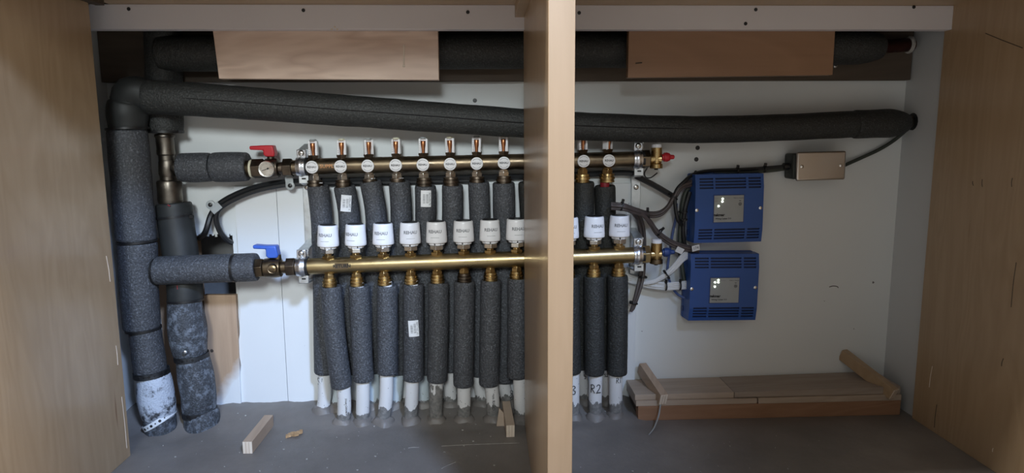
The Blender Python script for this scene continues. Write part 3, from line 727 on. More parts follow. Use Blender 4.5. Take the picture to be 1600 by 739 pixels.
sticker(SP[1], 542, 316, YS+.0010, .0203, -.10, 2)
sticker(SP[4], 665, 309, YS+.0008, .0203, -.03, 2)
sticker(RP[3], 646, 509, YR+.0008, .0197, .04, 2)
# hand-lettered marks
def mark(t, s, px, py, Y, size, rot=0, vertical=False, mat=ink):
    r = .0130; c = at(px, py, Y-r-.0004)
    if vertical: text('lettering', s, size, c, (0, 0, -1), (1, 0, 0), mat, t, .0002, .00005, wrap=((0, 0, 1), r))
    else: text('lettering', s, size, c, (math.cos(rot), 0, math.sin(rot)), (-math.sin(rot), 0, math.cos(rot)), mat, t, .0002, .0001, wrap=(Zd, r))
GLYPH = {'R': [[(.05, 0), (.1, 1)], [(.0, .9), (.3, 1), (.55, .85), (.5, .6), (.1, .5)], [(.15, .5), (.4, .25), (.65, 0)]],
         '1': [[(.2, 1), (.15, .5), (.15, 0)]], '2': [[(0, .8), (.2, 1), (.5, .9), (.5, .6), (.2, .25), (0, 0), (.3, .05), (.7, .0)]],
         '3': [[(0, .9), (.3, 1), (.5, .8), (.2, .55), (.5, .35), (.4, .05), (0, .05)]],
         'S': [[(.55, .95), (.2, 1), (.0, .8), (.2, .55), (.5, .4), (.5, .1), (.2, 0), (0, .1)]]}
def pen(t, word, px, py, Y, size, ox=0, th=.0006):
    """felt-pen strokes on the conduit: px,py is a point on the conduit axis at depth Y"""
    c = at(px, py, Y); r = .0132; x = -.36*size*len(word)+ox/800
    for ch in word:
        mb = MB()
        for st in GLYPH[ch]:
            P = smooth_path([Vector((p[0], p[1], 0)) for p in st], 5) if len(st) > 2 else [Vector((st[0][0]+(st[1][0]-st[0][0])*k/5, st[0][1]+(st[1][1]-st[0][1])*k/5, 0)) for k in range(6)]
            Q = [c+Vector((math.sin((x+p.x*size*.8)/r)*r, -math.cos((x+p.x*size*.8)/r)*r, (p.y-.5)*size)) for p in P]
            mb.tube(Q, th, 5, 2)
        mb.build('lettering', ink, t); x += size*(.72 if ch != '1' else .4)
pen(SP[0], 'S1', 507, 593, .0775, .014, -3, .0005)
pen(RP[10], 'R2', 930.5, 604, .0286, .0165, 0, .0008)
pen(RP[11], 'R1', 962, 591, .0283, .0105, 5, .0005)
pen(RP[9], '3', 895, 606, .0290, .017, 2, .0008)
pen(SP[10], 'S', 908.5, 585, .0781, .010, 6)
pen(SP[11], 'S2', 946, 583, .0781, .006, 0)
mark(RP[6], '21mm RIGID', 771, 625, .030, .0078, 0, True)
mark(SP[7], 'CANADA', 799, 622, .079, .0080, 0, True)
mark(RP[0], '21mm CANADA', 541, 636, .030, .0048, 0, True)

# ------------------------------------------------------------------ manifold end fittings
def hexn(c, d, prof, name, mat, parent, n=6): return MB().lathe(c, d, prof, n, .26).build(name, mat, parent, .0006)
def valve(kind):
    if kind == 'S': Y = YS; yy = lambda p: sy(p)+1.4; t = thing('ball_valve', at(418, 262, Y), 'dark brass ball valve with red lever and round temperature gauge', 'valve'); mt, m2 = brass_dark, brass_dark; hm = red_pl; X = [384, 395, 414, 437, 443, 458, 466]
    else: Y = YR; yy = ry; t = thing('ball_valve', at(425, 418, Y), 'brass ball valve with blue lever on the return bar', 'valve'); mt, m2 = brass_old, brass_dark; hm = blue_pl; X = [399, 400, 413, 441, 448, 463, 468]
    P = lambda px: at(px, yy(px), Y); D = (P(X[6])-P(X[0])).normalized(); L = lambda a, b: (P(b)-P(a)).length
    R = .0178
    if kind == 'S':
        MB().lathe(P(384), D, [(0, .012), (.001, .0150), (L(384, 391), .0155), (L(384, 392), .0135)], 20).build('tail_piece', brass_old, t)
        MB().lathe(P(391), D, [(0, .0140), (.001, .0165), (L(391, 395), .0168), (L(391, 396), .014)], 24).build('gasket_ring', cream_pl, t)
    hexn(P(X[1]), D, [(0, R*.9), (.001, R*1.06), (L(X[1], X[2])-.001, R*1.06), (L(X[1], X[2]), R*.9)], 'hex_end', mt, t)
    MB().lathe(P(X[2]), D, [(0, R*.85), (.002, R*1.0), (L(X[2], X[3])*.35, R*1.06), (L(X[2], X[3])*.65, R*1.06), (L(X[2], X[3])-.002, R*.98), (L(X[2], X[3]), R*.7)], 24).build('valve_body', mt, t)
    MB().cyl(P(X[3]-2), P(X[4]+2), .0115, 18).build('neck', mt, t)
    hexn(P(X[4]), D, [(0, R*.85), (.0012, R*1.02), (L(X[4], X[5])-.0012, R*1.02), (L(X[4], X[5]), R*.88)], 'union_nut', m2, t)
    MB().lathe(P(X[5]), D, [(0, R*.80), (L(X[5], X[6])+.004, R*.80)], 24).build('union_tail', brass_old, t)
    # stem and lever
    sc = at((X[2]+X[3])/2-(1 if kind == 'S' else 1), yy(425), Y); top = at(0, 244 if kind == 'S' else 401.5, Y).z
    st = Vector((at((X[2]+X[3])/2-2, 250, Y).x, Y, 0)); z0 = sc.z+R*.8
    MB().cyl((st.x, Y, z0), (st.x, Y, z0+.010), .0068, 14).build('stem', mt, t)
    hx0_, hx1_ = (413, 432) if kind == 'S' else (417, 437); ht, hb = (227, 244.5) if kind == 'S' else (383, 402)
    a = at(hx0_, ht, Y); b = at(hx1_, hb, Y); lv = at(392 if kind == 'S' else 397.5, ht, Y).x; lt = at(0, ht+3.5, Y).z; lb_ = at(0, ht+10, Y).z; cx = (a.x+b.x)/2
    h = MB()
    out = [Vector((a.x, 0, b.z+.004)), Vector((a.x+.004, 0, b.z)), Vector((b.x-.002, 0, b.z)), Vector((b.x, 0, b.z+.006)), Vector((b.x-.003, 0, a.z)), Vector((a.x, 0, a.z)), Vector((lv, 0, lt)), Vector((lv, 0, lb_+.0005)), Vector((a.x, 0, lb_-.0005))]
    h.prism([Vector((p.x, Y-.0105, p.z)) for p in out], (0, .021, 0)).build('lever', hm, t, .0025, seg=3)
    if kind == 'S':
        g = at(417.5, 264, Y-R-.002); gb = MB().lathe(g+Vector((0, .014, 0)), (0, -1, 0), [(0, .010), (.008, .0135), (.0145, .0145), (.0180, .0148), (.0190, .0142), (.0186, .0130), (.0165, .0128)], 36).build('gauge', nickel, t)
        MB().lathe(g+Vector((0, -.0015, 0)), (0, -1, 0), [(0, .0129), (.0008, .0129), (.0009, .006)], 32).build('dial', white_pl, gb)
        tk = MB(); fc = g+Vector((0, -.0026, 0))
        for k in range(25):
            q = math.radians(-40+k*260/24); tk.obox(fc+Vector((math.cos(q), 0, math.sin(q)))*(.0102), Vector((math.cos(q), 0, math.sin(q)))*(.0012 if k % 4 == 0 else .0006), Vector((-math.sin(q), 0, math.cos(q)))*.00022, (0, .0002, 0))
        tk.build('dial_marks', ink_gr, gb)
        q = math.radians(200); dv = Vector((math.cos(q), 0, math.sin(q))); pv = Vector((-math.sin(q), 0, math.cos(q)))
        MB().obox(fc+dv*.0025+Vector((0, -.0005, 0)), dv*.0068, pv*.0005, (0, .0003, 0)).lathe(fc+Vector((0, .0005, 0))-dv*.002, (0, -1, 0), [(0, .0016), (.0015, .0016)], 10).build('needle', ink, gb)
    else:
        g = at(425.5, 420, Y-R*1.0); MB().lathe(g+Vector((0, .012, 0)), (0, -1, 0), [(0, .0095), (.011, .0095), (.0135, .0085), (.0130, .0072), (.0105, .0070)], 24).build('plug_ring', brass_old, t)
        MB().lathe(g+Vector((0, .004, 0)), (0, -1, 0), [(0, .0066), (.0035, .0064), (.0045, .0050)], 18).build('drain_plug', brass, t)
    return t
valve('S'); valve('R')
def endvent(kind):
    Y = YS if kind == 'S' else YR; fy = sy if kind == 'S' else ry
    t = thing('end_valve', at(1025, fy(1025), Y), 'brass air vent with %s pointed plug at right end of %s' % (('red', 'upper bar') if kind == 'S' else ('blue', 'lower bar')), 'valve')
    P = lambda px: at(px, fy(px), Y); D = sd_ if kind == 'S' else rd_
    hexn(P(1001), D, [(0, .0165), (.001, .0183), (.0155, .0183), (.017, .016)], 'hex_nut', brass_old if kind == 'S' else brass_tube, t)
    MB().lathe(P(1014), D, [(0, .0090), (.012, .0085), (.022, .0105), (.024, .006)], 18).build('spigot', brass, t)
    c = P(1025.5); k = .0105
    MB().lathe(c+Zd*.022, -Zd, [(0, k*.85), (.001, k), (.012, k*1.02), (.020, k*.9), (.030, k*.9), (.032, k*.75)], 20).build('vent_body', brass, t)
    MB().lathe(c+Zd*.0215, Zd, [(0, k*.92), (.006, k*.9), (.0075, k*.7)], 14).build('vent_cap', white_pl, t)
    MB().lathe(c-Zd*.0085, -Zd, [(0, .008), (.0008, .0125), (.0085, .0128), (.0095, .0115), (.0098, .005)], 14).build('hose_cap', brass if kind == 'S' else brass_old, t, .0005)
    MB().lathe(c-Zd*.018, -Zd, [(0, .004), (.003, .0035)], 8).build('cap_lug', black_pl, t)
    MB().lathe(c+D*.0105+Zd*.003, D, [(0, .006), (.003, .0062), (.0035, .0085), (.010, .0092), (.015, .0070), (.0165, .0046), (.023, .0040), (.0245, .002)], 12).build('plug', red_pl if kind == 'S' else blue_dk, t)
    if kind == 'S':
        MB().tube([at(1011, 263, Y-.004), at(1007, 270, Y-.004), at(1009, 277, Y-.005), at(1017, 277.5, Y-.006), at(1027, 270, Y-.004)], .0013, 6).build('cap_tether', black_pl, t)
endvent('S'); endvent('R')
# brackets
def bracket(px, side):
    lab = 'zinc plated steel clamp bracket holding both manifolds at the %s end' % side
    t = thing('manifold_bracket', at(px, 330, W-.01), lab, 'bracket')
    for Y, fy, dy in ((YS, sy, 0), (YR, ry, 0)):
        c = at(px, fy(px), Y); D = sd_ if Y == YS else rd_
        n = 30; a, b, d = frame(D); ring = lambda r, u: [c+d*u+(a*math.cos(2*math.pi*j/n)+b*math.sin(2*math.pi*j/n))*r for j in range(n)]
        MB().rings([ring(RT+.0002, -.0082), ring(RT+.0022, -.0082), ring(RT+.0026, -.0072), ring(RT+.0026, -.0040), ring(RT+.0040, -.0022), ring(RT+.0040, .0022), ring(RT+.0026, .0040), ring(RT+.0026, .0072), ring(RT+.0022, .0082), ring(RT+.0002, .0082)], close=True).build('clamp_ring', steel, t)
        MB().rings([ring(RT+.0001, .0080), ring(RT+.0020, .0080), ring(RT+.0020, .0130), ring(RT+.0001, .0130)], close=True).build('rubber_liner', black_pl, t)
        tz = c+Zd*(RT+.0022)
        MB().box(tz.x-.0085+.001, tz.x+.0085+.001, Y-.003, Y+.001, tz.z-.001, tz.z+.0145).build('clamp_tab', steel, t, .0012)
        MB().box(tz.x-.005, tz.x+.0125, Y+.004, Y+.008, tz.z-.001, tz.z+.0145).build('clamp_tab', steel, t, .0012)
        s = Vector((tz.x+.001, Y-.003, tz.z+.008)); sc = MB().lathe(s, (0, -1, 0), [(0, .0058), (.0012, .0056), (.0030, .0042), (.0036, .002)], 16).build('clamp_screw', nickel, t)
        MB().box(s.x-.0028, s.x+.0028, s.y-.0039, s.y-.0033, s.z-.0004, s.z+.0004).box(s.x-.0004, s.x+.0004, s.y-.0039, s.y-.0033, s.z-.0028, s.z+.0028).build('screw_cross', ink_gr, sc)
        bz = c-Zd*(RT+.002)
        lt = MB().box(bz.x-.006, bz.x+.0125, Y-.004, Y-.001, bz.z-.014, bz.z+.001).build('lower_tab', steel_dull, t, .001)
        MB().box(bz.x, bz.x+.0075, Y-.0044, Y-.0038, bz.z-.0065, bz.z-.0035).build('tab_slot', black_pl, lt)
        # arm back to the strip
        MB().hexa([(bz.x-.004, Y-.001, bz.z-.014), (bz.x+.0105, Y-.001, bz.z-.014), (bz.x+.0105, W-.012, bz.z-.022), (bz.x-.004, W-.012, bz.z-.022), (bz.x-.004, Y-.001, bz.z-.011), (bz.x+.0105, Y-.001, bz.z-.011), (bz.x+.0105, W-.012, bz.z-.019), (bz.x-.004, W-.012, bz.z-.019)]).build('bracket_arm', steel_dull, t)
        MB().hexa([(tz.x-.006, Y+.004, tz.z+.012), (tz.x+.0125, Y+.004, tz.z+.012), (tz.x+.0125, W-.012, tz.z+.022), (tz.x-.002, W-.012, tz.z+.022), (tz.x-.006, Y+.004, tz.z+.0145), (tz.x+.0125, Y+.004, tz.z+.0145), (tz.x+.0125, W-.012, tz.z+.025), (tz.x-.002, W-.012, tz.z+.025)]).build('bracket_arm', steel_dull, t)
    xs = at(px, 330, W).x+(.016 if side == 'left' else -.006)
    z1 = at(px, fy_top[0], W).z; z0 = at(px, fy_top[1], W).z
    st = MB().box(xs-.009, xs+.009, W-.0125, W-.0095, z0, z1).build('wall_strip', steel_dull, t, .0008)
    MB().box(xs-.009, xs+.009, W-.0095, W-.0065, z1-.03, z1).box(xs-.009, xs+.009, W-.0095, W-.0065, z0, z0+.03).build('strip_foot', steel_dull, st)
    for z in (z1-.030, z0+.075):
        MB().lathe((xs, W-.0125, z), (0, -1, 0), [(0, .0052), (.0015, .005), (.003, .0025)], 14).build('strip_screw', nickel, st)
fy_top = (268, 440)
bracket(471.5, 'left')
bracket(995.5, 'right')

# ------------------------------------------------------------------ black hoses from the wall hole to the right
def cable(name, pts, r, mat, label, cat='cable', group=None, n=8, k=8):
    P = [at(*p) for p in pts]
    return tag(MB().tube(P, r, n, k).build(name, mat), label, cat, group)
cable('black_hose', [(312, 372, W+.03), (321, 362, .085), (330, 335, .088), (345, 317, .09), (375, 301, .09), (410, 290, .09), (455, 284, .092), (560, 281, .096), (700, 278, .096), (860, 274.5, .096), (975, 270, .092), (997, 277, .085), (1025, 291, .085), (1052, 307, .085)], .0056, black_cb, 'thick black hose running behind the supply manifold to the blue boxes', 'hose')
cable('black_hose', [(375, 382, W+.04), (356, 376, .098), (343, 360, .088), (338, 340, .085), (345, 324, .083), (375, 307, .083), (410, 295, .083), (455, 287.5, .085), (500, 286, .090), (640, 284, .097), (760, 281, .098)], .0052, black_cb, 'thinner black hose looping down into the wall hole at left', 'hose')
def clip(px, py, sx, sy_, Y, lab, rot):
    t = thing('cable_clip', at(px, py, Y), lab, 'clip')
    c = at(px, py, Y); R = Vector((math.cos(rot), 0, math.sin(rot))); U = Vector((-math.sin(rot), 0, math.cos(rot)))
    MB().obox(c, R*.0075, (0, .0012, 0), U*.0105).build('strap', grey_clip, t, .001)
    e = at(sx, sy_, Y); MB().lathe(e+Vector((0, .002, 0)), (0, -1, 0), [(0, .0085), (.003, .0085), (.0035, .0078)], 18).build('eyelet', grey_clip, t)
    MB().lathe(e+Vector((0, -.0015, 0)), (0, -1, 0), [(0, .0042), (.001, .004), (.002, .002)], 12).build('clip_screw', black_pl, t)
clip(337, 325, 329, 320, .078, 'grey clip on the looped black hoses beside the rear riser', -.9)
clip(452, 283, 453.5, 290, .078, 'grey clip on the black hoses under the red valve', 0.05)
clip(745, 277, 746, 283, .090, 'grey clip on the black hoses between the sixth and seventh supply pipes', 0)

# ------------------------------------------------------------------ controllers
def controller(fx0, fy0, fx1, fy1, rot, leds, label, plate):
    """front face pixel rectangle"""
    YFc = W-.045; a = at(fx0, fy0, YFc); b = at(fx1, fy1, YFc); wd = b.x-a.x; ht = a.z-b.z; c = (a+b)/2
    t = thing('wiring_centre', Vector((c.x, W, c.z)), label, 'controller', 'blue wiring boxes', True)
    t.rotation_euler = (0, rot, 0)
    D = -(W-YFc)
    x0, x1, z0, z1 = -wd/2, wd/2, -ht/2, ht/2
    # back tub
    MB().box(x0-.004, x1+.000, D+.030, -.0005, z0-.001, z1+.001).build('back_tub', blue_box, t, .003, seg=3)
    # vented cover: grid with recessed slots
    vx = [x0, x0+.008, x0+wd*.26, x0+wd*.29, x0+wd*.74, x0+wd*.775, x1-.006, x1]
    pit = .0058; vz = [z0, z0+.007]; slots = []
    for k in range(4): vz += [z0+.007+k*pit+.0033, z0+.007+(k+1)*pit]
    vz += [z1-.007-4*pit]
    for k in range(4): vz += [z1-.007-(4-k)*pit+.0025, z1-.007-(3-k)*pit]
    vz += [z1]
    vz = sorted(set(round(v, 6) for v in vz))
    def isslot(i, j):
        xm = (vx[i]+vx[i+1])/2; zm = (vz[j]+vz[j+1])/2
        if i not in (1, 3, 5): return False
        for k in range(4):
            if z0+.007+k*pit < zm < z0+.007+k*pit+.0033+1e-5: return True
            if z1-.007-(4-k)*pit+.0024 < zm < z1-.007-(3-k)*pit+1e-5: return True
        return False
    mb = MB(); mc = []; taper = lambda z: 0.0045*max(0, abs(z)/(ht/2)-.62)/.38
    P = lambda x, z, d=0: Vector((x, D+taper(z)+d, z))
    for i in range(len(vx)-1):
        for j in range(len(vz)-1):
            q = [(vx[i], vz[j]), (vx[i+1], vz[j]), (vx[i+1], vz[j+1]), (vx[i], vz[j+1])]
            if isslot(i, j):
                mb.add([P(*p) for p in q]+[P(*p, .003) for p in q], [(0, 1, 5, 4), (1, 2, 6, 5), (2, 3, 7, 6), (3, 0, 4, 7)])
                mc.append(MB().add([P(*p, .0028) for p in q]+[P(*p, .0034) for p in q], [(0, 1, 2, 3), (7, 6, 5, 4), (0, 4, 5, 1), (1, 5, 6, 2), (2, 6, 7, 3), (3, 7, 4, 0)]))
            else: mb.add([P(*p) for p in q], [(0, 1, 2, 3)])
    # skirt of the cover
    edge = [(x0, z0)]+[(x, z0) for x in (x1,)]+[(x1, z) for z in (z1,)]+[(x0, z1)]
    zs = [z0]+[v for v in vz if z0 < v < z1]+[z1]
    for xx, gx in ((x0, x0-.003), (x1, x1+.001)):
        for j in range(len(zs)-1): mb.add([P(xx, zs[j]), P(xx, zs[j+1]), Vector((gx, D+.031, zs[j+1])), Vector((gx, D+.031, zs[j]))], [(0, 1, 2, 3)])
    for zz in (z0, z1): mb.add([P(x0, zz), P(x1, zz), Vector((x1+.001, D+.031, zz)), Vector((x0-.003, D+.031, zz))], [(0, 1, 2, 3)])
    cov = mb.build('vented_cover', blue_box, t)
    for q_ in mc: q_.build('vent_slot', slot_dk, cov)
    px0, py0, px1, py1 = plate; k = wd/(fx1-fx0); X = lambda p: x0+(p-fx0)*k; Z = lambda p: z1-(p-fy0)*ht/(fy1-fy0)
    MB().box(X(px0)-.0015, X(px1)+.0015, D-.0006, D+.002, Z(py1)-.0015, Z(py0)+.0015).build('label_recess', blue_dk, t)
    pl_ = MB().box(X(px0), X(px1), D-.0012, D, Z(py1), Z(py0)).build('label_plate', label_gr, t)
    pw = X(px1)-X(px0); ph = Z(py0)-Z(py1); yf = D-.0013
    text('logo', 'tekmar', .0072, (X(px0)+pw*.18, yf, Z(py1)+ph*.27), (1, 0, 0), Zd, ink, pl_, .0002, .00035)
    text('model_text', 'Wiring Center 313', .0040, (X(px0)+pw*.32, yf, Z(py1)+ph*.13), (1, 0, 0), Zd, ink, pl_, .0002, .0001)
    text('small_text', 'tekmarcontrols.com', .0020, (X(px0)+pw*.24, yf, Z(py1)+ph*.055), (1, 0, 0), Zd, ink_gr, pl_, .0002)
    text('small_text', 'Power', .0026, (X(px0)+pw*.08, yf, Z(py1)+ph*.9), (1, 0, 0), Zd, ink_gr, pl_, .0002)
    text('small_text', 'Zone Pump', .0026, (X(px0)+pw*.42, yf, Z(py1)+ph*.9), (1, 0, 0), Zd, ink_gr, pl_, .0002)
    text('small_text', 'Boiler', .0026, (X(px0)+pw*.08, yf, Z(py1)+ph*.8), (1, 0, 0), Zd, ink_gr, pl_, .0002)
    text('small_text', 'Made in Canada', .0030, (X(px0)+pw*.82, yf, Z(py1)+ph*.9), (1, 0, 0), Zd, ink, pl_, .0002)
    c0 = Vector((X(px0)+pw*.88, yf, Z(py1)+ph*.67)); MB().torus(c0, (0, 1, 0), .0026, .0005, 16, 5, .3).obox(c0, (.001, 0, 0), (0, .0002, 0), (0, 0, .001)).obox(c0+Vector((-.0003, 0, .0065)), (.0018, 0, 0), (0, .0002, 0), (0, 0, .0005)).build('approval_mark', ink, pl_)
    for (lx, ly) in leds:
        MB().lathe((X(lx), yf+.0004, Z(ly)), (0, -1, 0), [(0, .0019), (.0010, .0018), (.0016, .0010)], 12).build('indicator_light', led_m, pl_)
    for sx, sz in ((x0+.0035, -.002), (x1-.0055, .0)):
        MB().lathe((sx, D+.001, sz), (0, -1, 0), [(0, .0035), (.0015, .0034), (.0024, .0015)], 12).build('cover_screw', nickel, t)
    # knockout and cable gland on the left flank
    MB().lathe((x0-.0035, D+.034, z0+.018), (-1, 0, 0), [(0, .006), (.0012, .0055), (.0014, .003)], 14).build('knockout', blue_dk, t)
    return t
controller(1088, 272.5, 1190, 378.5, -.012, [(1128.5, 310), (1128, 314.2), (1122.5, 321)], 'upper blue vented wiring box with grey label and three lit indicators', (1116, 305, 1160, 346))
controller(1080, 398, 1182, 500.5, .008, [(1121.5, 437), (1116.5, 440.5), (1121.5, 440.5), (1116.5, 447)], 'lower blue vented wiring box with grey label and four lit indicators', (1110, 434, 1153, 472))

# ------------------------------------------------------------------ junction box
Yj = W-.045
a = at(1246, 237, Yj); b = at(1320, 281.5, Yj); c = (a+b)/2
JB = thing('junction_box', Vector((c.x, W, c.z)), 'dark steel junction box with brushed steel cover plate on right wall area', 'junction box', None, True)
JB.rotation_euler = (0, -.02, 0); hw, hh = (b.x-a.x)/2, (a.z-b.z)/2
MB().box(-hw-.005, hw-.010, -.039, -.0005, -hh+.003, hh-.003).build('steel_box', box_green, JB, .004)
MB().box(-hw, hw, -.046, -.039, -hh, hh).build('cover_plate', plate_st, JB, .0045, seg=3)
for sx in (-hw+.010, hw-.010): MB().lathe((sx, -.046, 0), (0, -1, 0), [(0, .0036), (.0008, .0034), (.0018, .0016)], 14).build('plate_screw', nickel, JB)
MB().cyl((-hw-.016, -.022, .000), (-hw-.004, -.022, 0), .007, 12).build('cable_gland', black_pl, JB)

# ------------------------------------------------------------------ wiring on the right
cable('grey_supply_cable', [(1318, 259, W-.015), (1345, 247, W-.008), (1375, 233, W-.008), (1400, 217, W-.010), (1426, 194, W-.020)], .0036, green_cb, 'grey cable rising from the junction box to the right corner')
cable('black_cable', [(1236, 259, W-.022), (1205, 262, W-.018), (1160, 265, W-.015), (1110, 267, W-.012), (1085, 272, W-.02), (1070, 283, .075), (1055, 303, .07), (1058, 340, .07), (1066, 352, .08)], .0038, black_cb, 'black cable from the junction box along the upper blue box top')
cable('black_cable', [(1236, 262, W-.022), (1205, 266.5, W-.018), (1160, 269, W-.012), (1115, 270, W-.010)], .0036, green_cb, 'dark cable just below the black one from the junction box')
gb = 'brown cables crossing from the actuators to the upper box'
for k, (dy, dY) in enumerate(((0, 0), (4, .004), (7.5, -.003), (3, -.007))):
    cable('brown_cable', [(955, 318+dy, .030+dY), (975, 320+dy, .025+dY), (992, 326+dy*.9, .040+dY), (1012, 332+dy*.8, .07+dY), (1030, 331+dy*.8, .075+dY), (1043, 322+dy*.6, .075+dY), (1052+dy*.5, 306+dy*.3, .075+dY), (1062+dy*.4, 291+dy*.4, .078+dY), (1080, 282+dy, .085+dY)], .0031, brown_cb, ['uppermost', 'second', 'lowest', 'front'][k]+' grey-brown cable curving up to the upper blue box', 'cable', gb)
gb = 'brown cables sloping down to the lower box'
for k, (dx, dY) in enumerate(((0, 0), (4, .004), (7, -.003), (3, -.006))):
    cable('brown_cable', [(985, 324+dx, .040+dY), (1002+dx*.3, 331+dx*.8, .055+dY), (1016+dx*.1, 345+dx, .070+dY), (1027, 360+dx, .075+dY), (1045, 374+dx, .078+dY), (1064, 382+dx, .08+dY), (1092, 389+dx*.6, .085+dY)], .0031, brown_cb, ['uppermost', 'second', 'lowest', 'front'][k]+' grey-brown cable sloping down to the lower blue box', 'cable', gb)
gb = 'brown cables dropping behind the return manifold end'
for k, (dx, dY) in enumerate(((0, .0), (5, .004), (9, 0))):
    cable('brown_cable', [(985+dx, 328, .045), (996+dx*.7, 343, .078+dY), (1001+dx*.6, 362, .085+dY), (1002+dx*.6, 395, .085+dY), (1000+dx*.6, 430, .08+dY), (994+dx*.5, 458, .075+dY), (986+dx*.35, 487-k*2, .075+dY)], .0033, brown_cb, ['left', 'middle', 'right'][k]+' brown cable hanging down behind the lower bar end', 'cable', gb)
cable('blue_cable', [(1057, 318, .09), (1056, 340, .09), (1051, 365, .09), (1046, 395, .085), (1043, 425, .08), (1049, 446, .085), (1058, 459, .09), (1070, 466, .085)], .0026, blue_cb, 'slim blue cable looping down past the lower blue box')
cable('dark_cable', [(1083, 288, .095), (1070, 303, .09), (1064, 340, .088), (1062, 380, .088), (1066, 420, .09), (1070, 445, .09)], .0045, green_cb, 'dark green cable running down beside the blue boxes')
cable('dark_cable', [(1078, 300, .085), (1070, 330, .08), (1068, 365, .082), (1072, 395, .09)], .0042, black_cb, 'black cable close beside the upper blue box')
cable('white_conduit_piece', [(1069, 350, .095), (1069, 383, .095)], .0035, white_cb, 'short white tube between the two blue boxes')
gw = 'white cables entering the lower blue box'
for k in range(4):
    d = k*3.2
    cable('white_cable', [(975, 428+d, .09), (995, 434+d, .088), (1015, 440+d*.9, .083+.003*(k % 2)), (1040, 443+d*.9, .082), (1058, 442+d*.9, .082), (1078, 440+d, .088)], .0030, white_cb, ['top', 'second', 'third', 'lowest'][k]+' of the level white cables into the lower blue box', 'cable', gw)
for k in range(4):
    d = k*3.4
    cable('white_cable', [(985, 436+k*1.5, .09), (1003, 441+d*.2, .080), (1024, 437+d*.3, .074), (1043, 424+d*.55, .073+.003*(k % 2)), (1056, 410+d*.9, .076), (1066, 398+d, .08), (1074, 392+d, .085)], .0029, white_cb, ['outermost', 'second', 'third', 'innermost'][k]+' of the white cables curving up beside the lower blue box', 'cable', gw)
def ztie(px, py, Y, d, R, lab):
    c = at(px, py, Y); mb = MB().torus(c, d, R, .0011, 20, 6, 1.6); a, b, dd = frame(d)
    up = Vector((0, -.3, 1)); up = (up-dd*up.dot(dd)).normalized()
    mb.obox(c+up*(R+.002), dd*.0022, dd.cross(up)*.0022, up*.0032)
    return tag(mb.build('zip_tie', black_pl), lab, 'zip tie', 'black zip ties on the wiring')
ztie(1012, 335, .070, (1, 0, .1), .0088, 'black zip tie on the brown cables above the lower end valve')
ztie(971, 322, .024, (1, 0, -.2), .0085, 'black zip tie on brown cables beside the last actuator')
ztie(1030, 363, .074, (1, 0, -.8), .0082, 'black zip tie halfway down the sloping brown cables')
ztie(1052, 308, .074, (.5, 0, .8), .0090, 'black zip tie where hose and brown cables meet')
ztie(1004, 432, .083, (.2, 0, 1), .0085, 'black zip tie on hanging brown cables under the lower bar')
ztie(990, 473, .076, (.3, 0, 1), .0080, 'black zip tie near the cut ends of the hanging cables')
ztie(1040, 447, .082, (1, 0, 0), .0085, 'black zip tie around the level white cables, left one')
ztie(1062, 446, .083, (1, 0, 0), .0085, 'black zip tie around the level white cables, next to the box')
ztie(1042, 430, .074, (.8, 0, .6), .0085, 'black zip tie on the curving white cables')
ztie(1067, 331, .084, (0, 0, 1), .0080, 'upper black zip tie on dark cables beside the upper box')
ztie(1067, 343, .084, (0, 0, 1), .0080, 'lower black zip tie on dark cables beside the upper box')
ztie(1195, 264, W-.018, (1, 0, 0), .0068, 'black zip tie on the cables near the junction box')
ztie(1152, 267, W-.014, (1, 0, 0), .0068, 'black zip tie on the cables above the upper blue box')
for px, py, rot, lab in ((1062, 391, -.45, 'white paper cable tag left of the lower blue box corner'), (1087, 387.5, .2, 'white paper cable tag between the two blue boxes')):
    c = at(px, py, .070); R = Vector((math.cos(rot), .2, math.sin(rot))).normalized(); U = Vector((-math.sin(rot), -.2, math.cos(rot))).normalized()
    o = tag(MB().obox(c, R*.008, R.cross(U)*.0006, U*.0058).build('cable_tag', paper, None), lab, 'tag')
    N = R.cross(U); N = N if N.y < 0 else -N
    if px > 1070: text('lettering', '174', .008, c+N*.0008, R, U, ink, o, .0001)
tag(MB().tube([at(983, 317, .030), at(980, 330, .024), at(975, 343, .024)], .0014, 6).build('clear_zip_tie', label_gr), 'pale zip tie tail hanging over the right bracket', 'zip tie')

# ------------------------------------------------------------------ wooden step at lower right
FX0, FX1 = atz(997, 658).x, XR-.002
STEP = thing('wooden_step', (.55, .05, 0), 'low boxed wooden step against the wall under the blue boxes', 'step')
yf = .016
z_at = lambda px, py: at(px, py, yf).z
zl, zr = z_at(991, 634), z_at(1419, 622)
def slab(x0, x1, y0, y1, zl0, zr0, zl1, zr1, name, mat, bev=.0006):
    return MB().hexa([(x0, y0, zl0), (x1, y0, zr0), (x1, y1, zr0), (x0, y1, zl0), (x0, y0, zl1), (x1, y0, zr1), (x1, y1, zr1), (x0, y1, zl1)]).build(name, mat, STEP, bev)
slab(FX0, FX1-.012, yf, yf+.019, 0, 0, .029, .030, 'front_board', wood_red)
slab(FX0+.002, FX0+.020, yf+.019, W-.001, 0, 0, .029, .029, 'end_board', wood_dark)
slab(FX0-.004, FX1-.30, yf+.001, W-.003, .029, .0295, .0395, .0400, 'lower_deck', wood_light)
slab(FX1-.298, FX1-.012, yf-.0005, W-.003, .0295, .030, .0405, .042, 'lower_deck', wood_light)
slab(FX0-.005, FX0+.19, yf+.006, W-.003, .0397, .0402, .0505, .0515, 'upper_deck', wood_light)
slab(FX0+.1905, FX1-.012, yf+.004, W-.003, .0415, .0420, .0520, .0570, 'upper_deck', wood_dust)
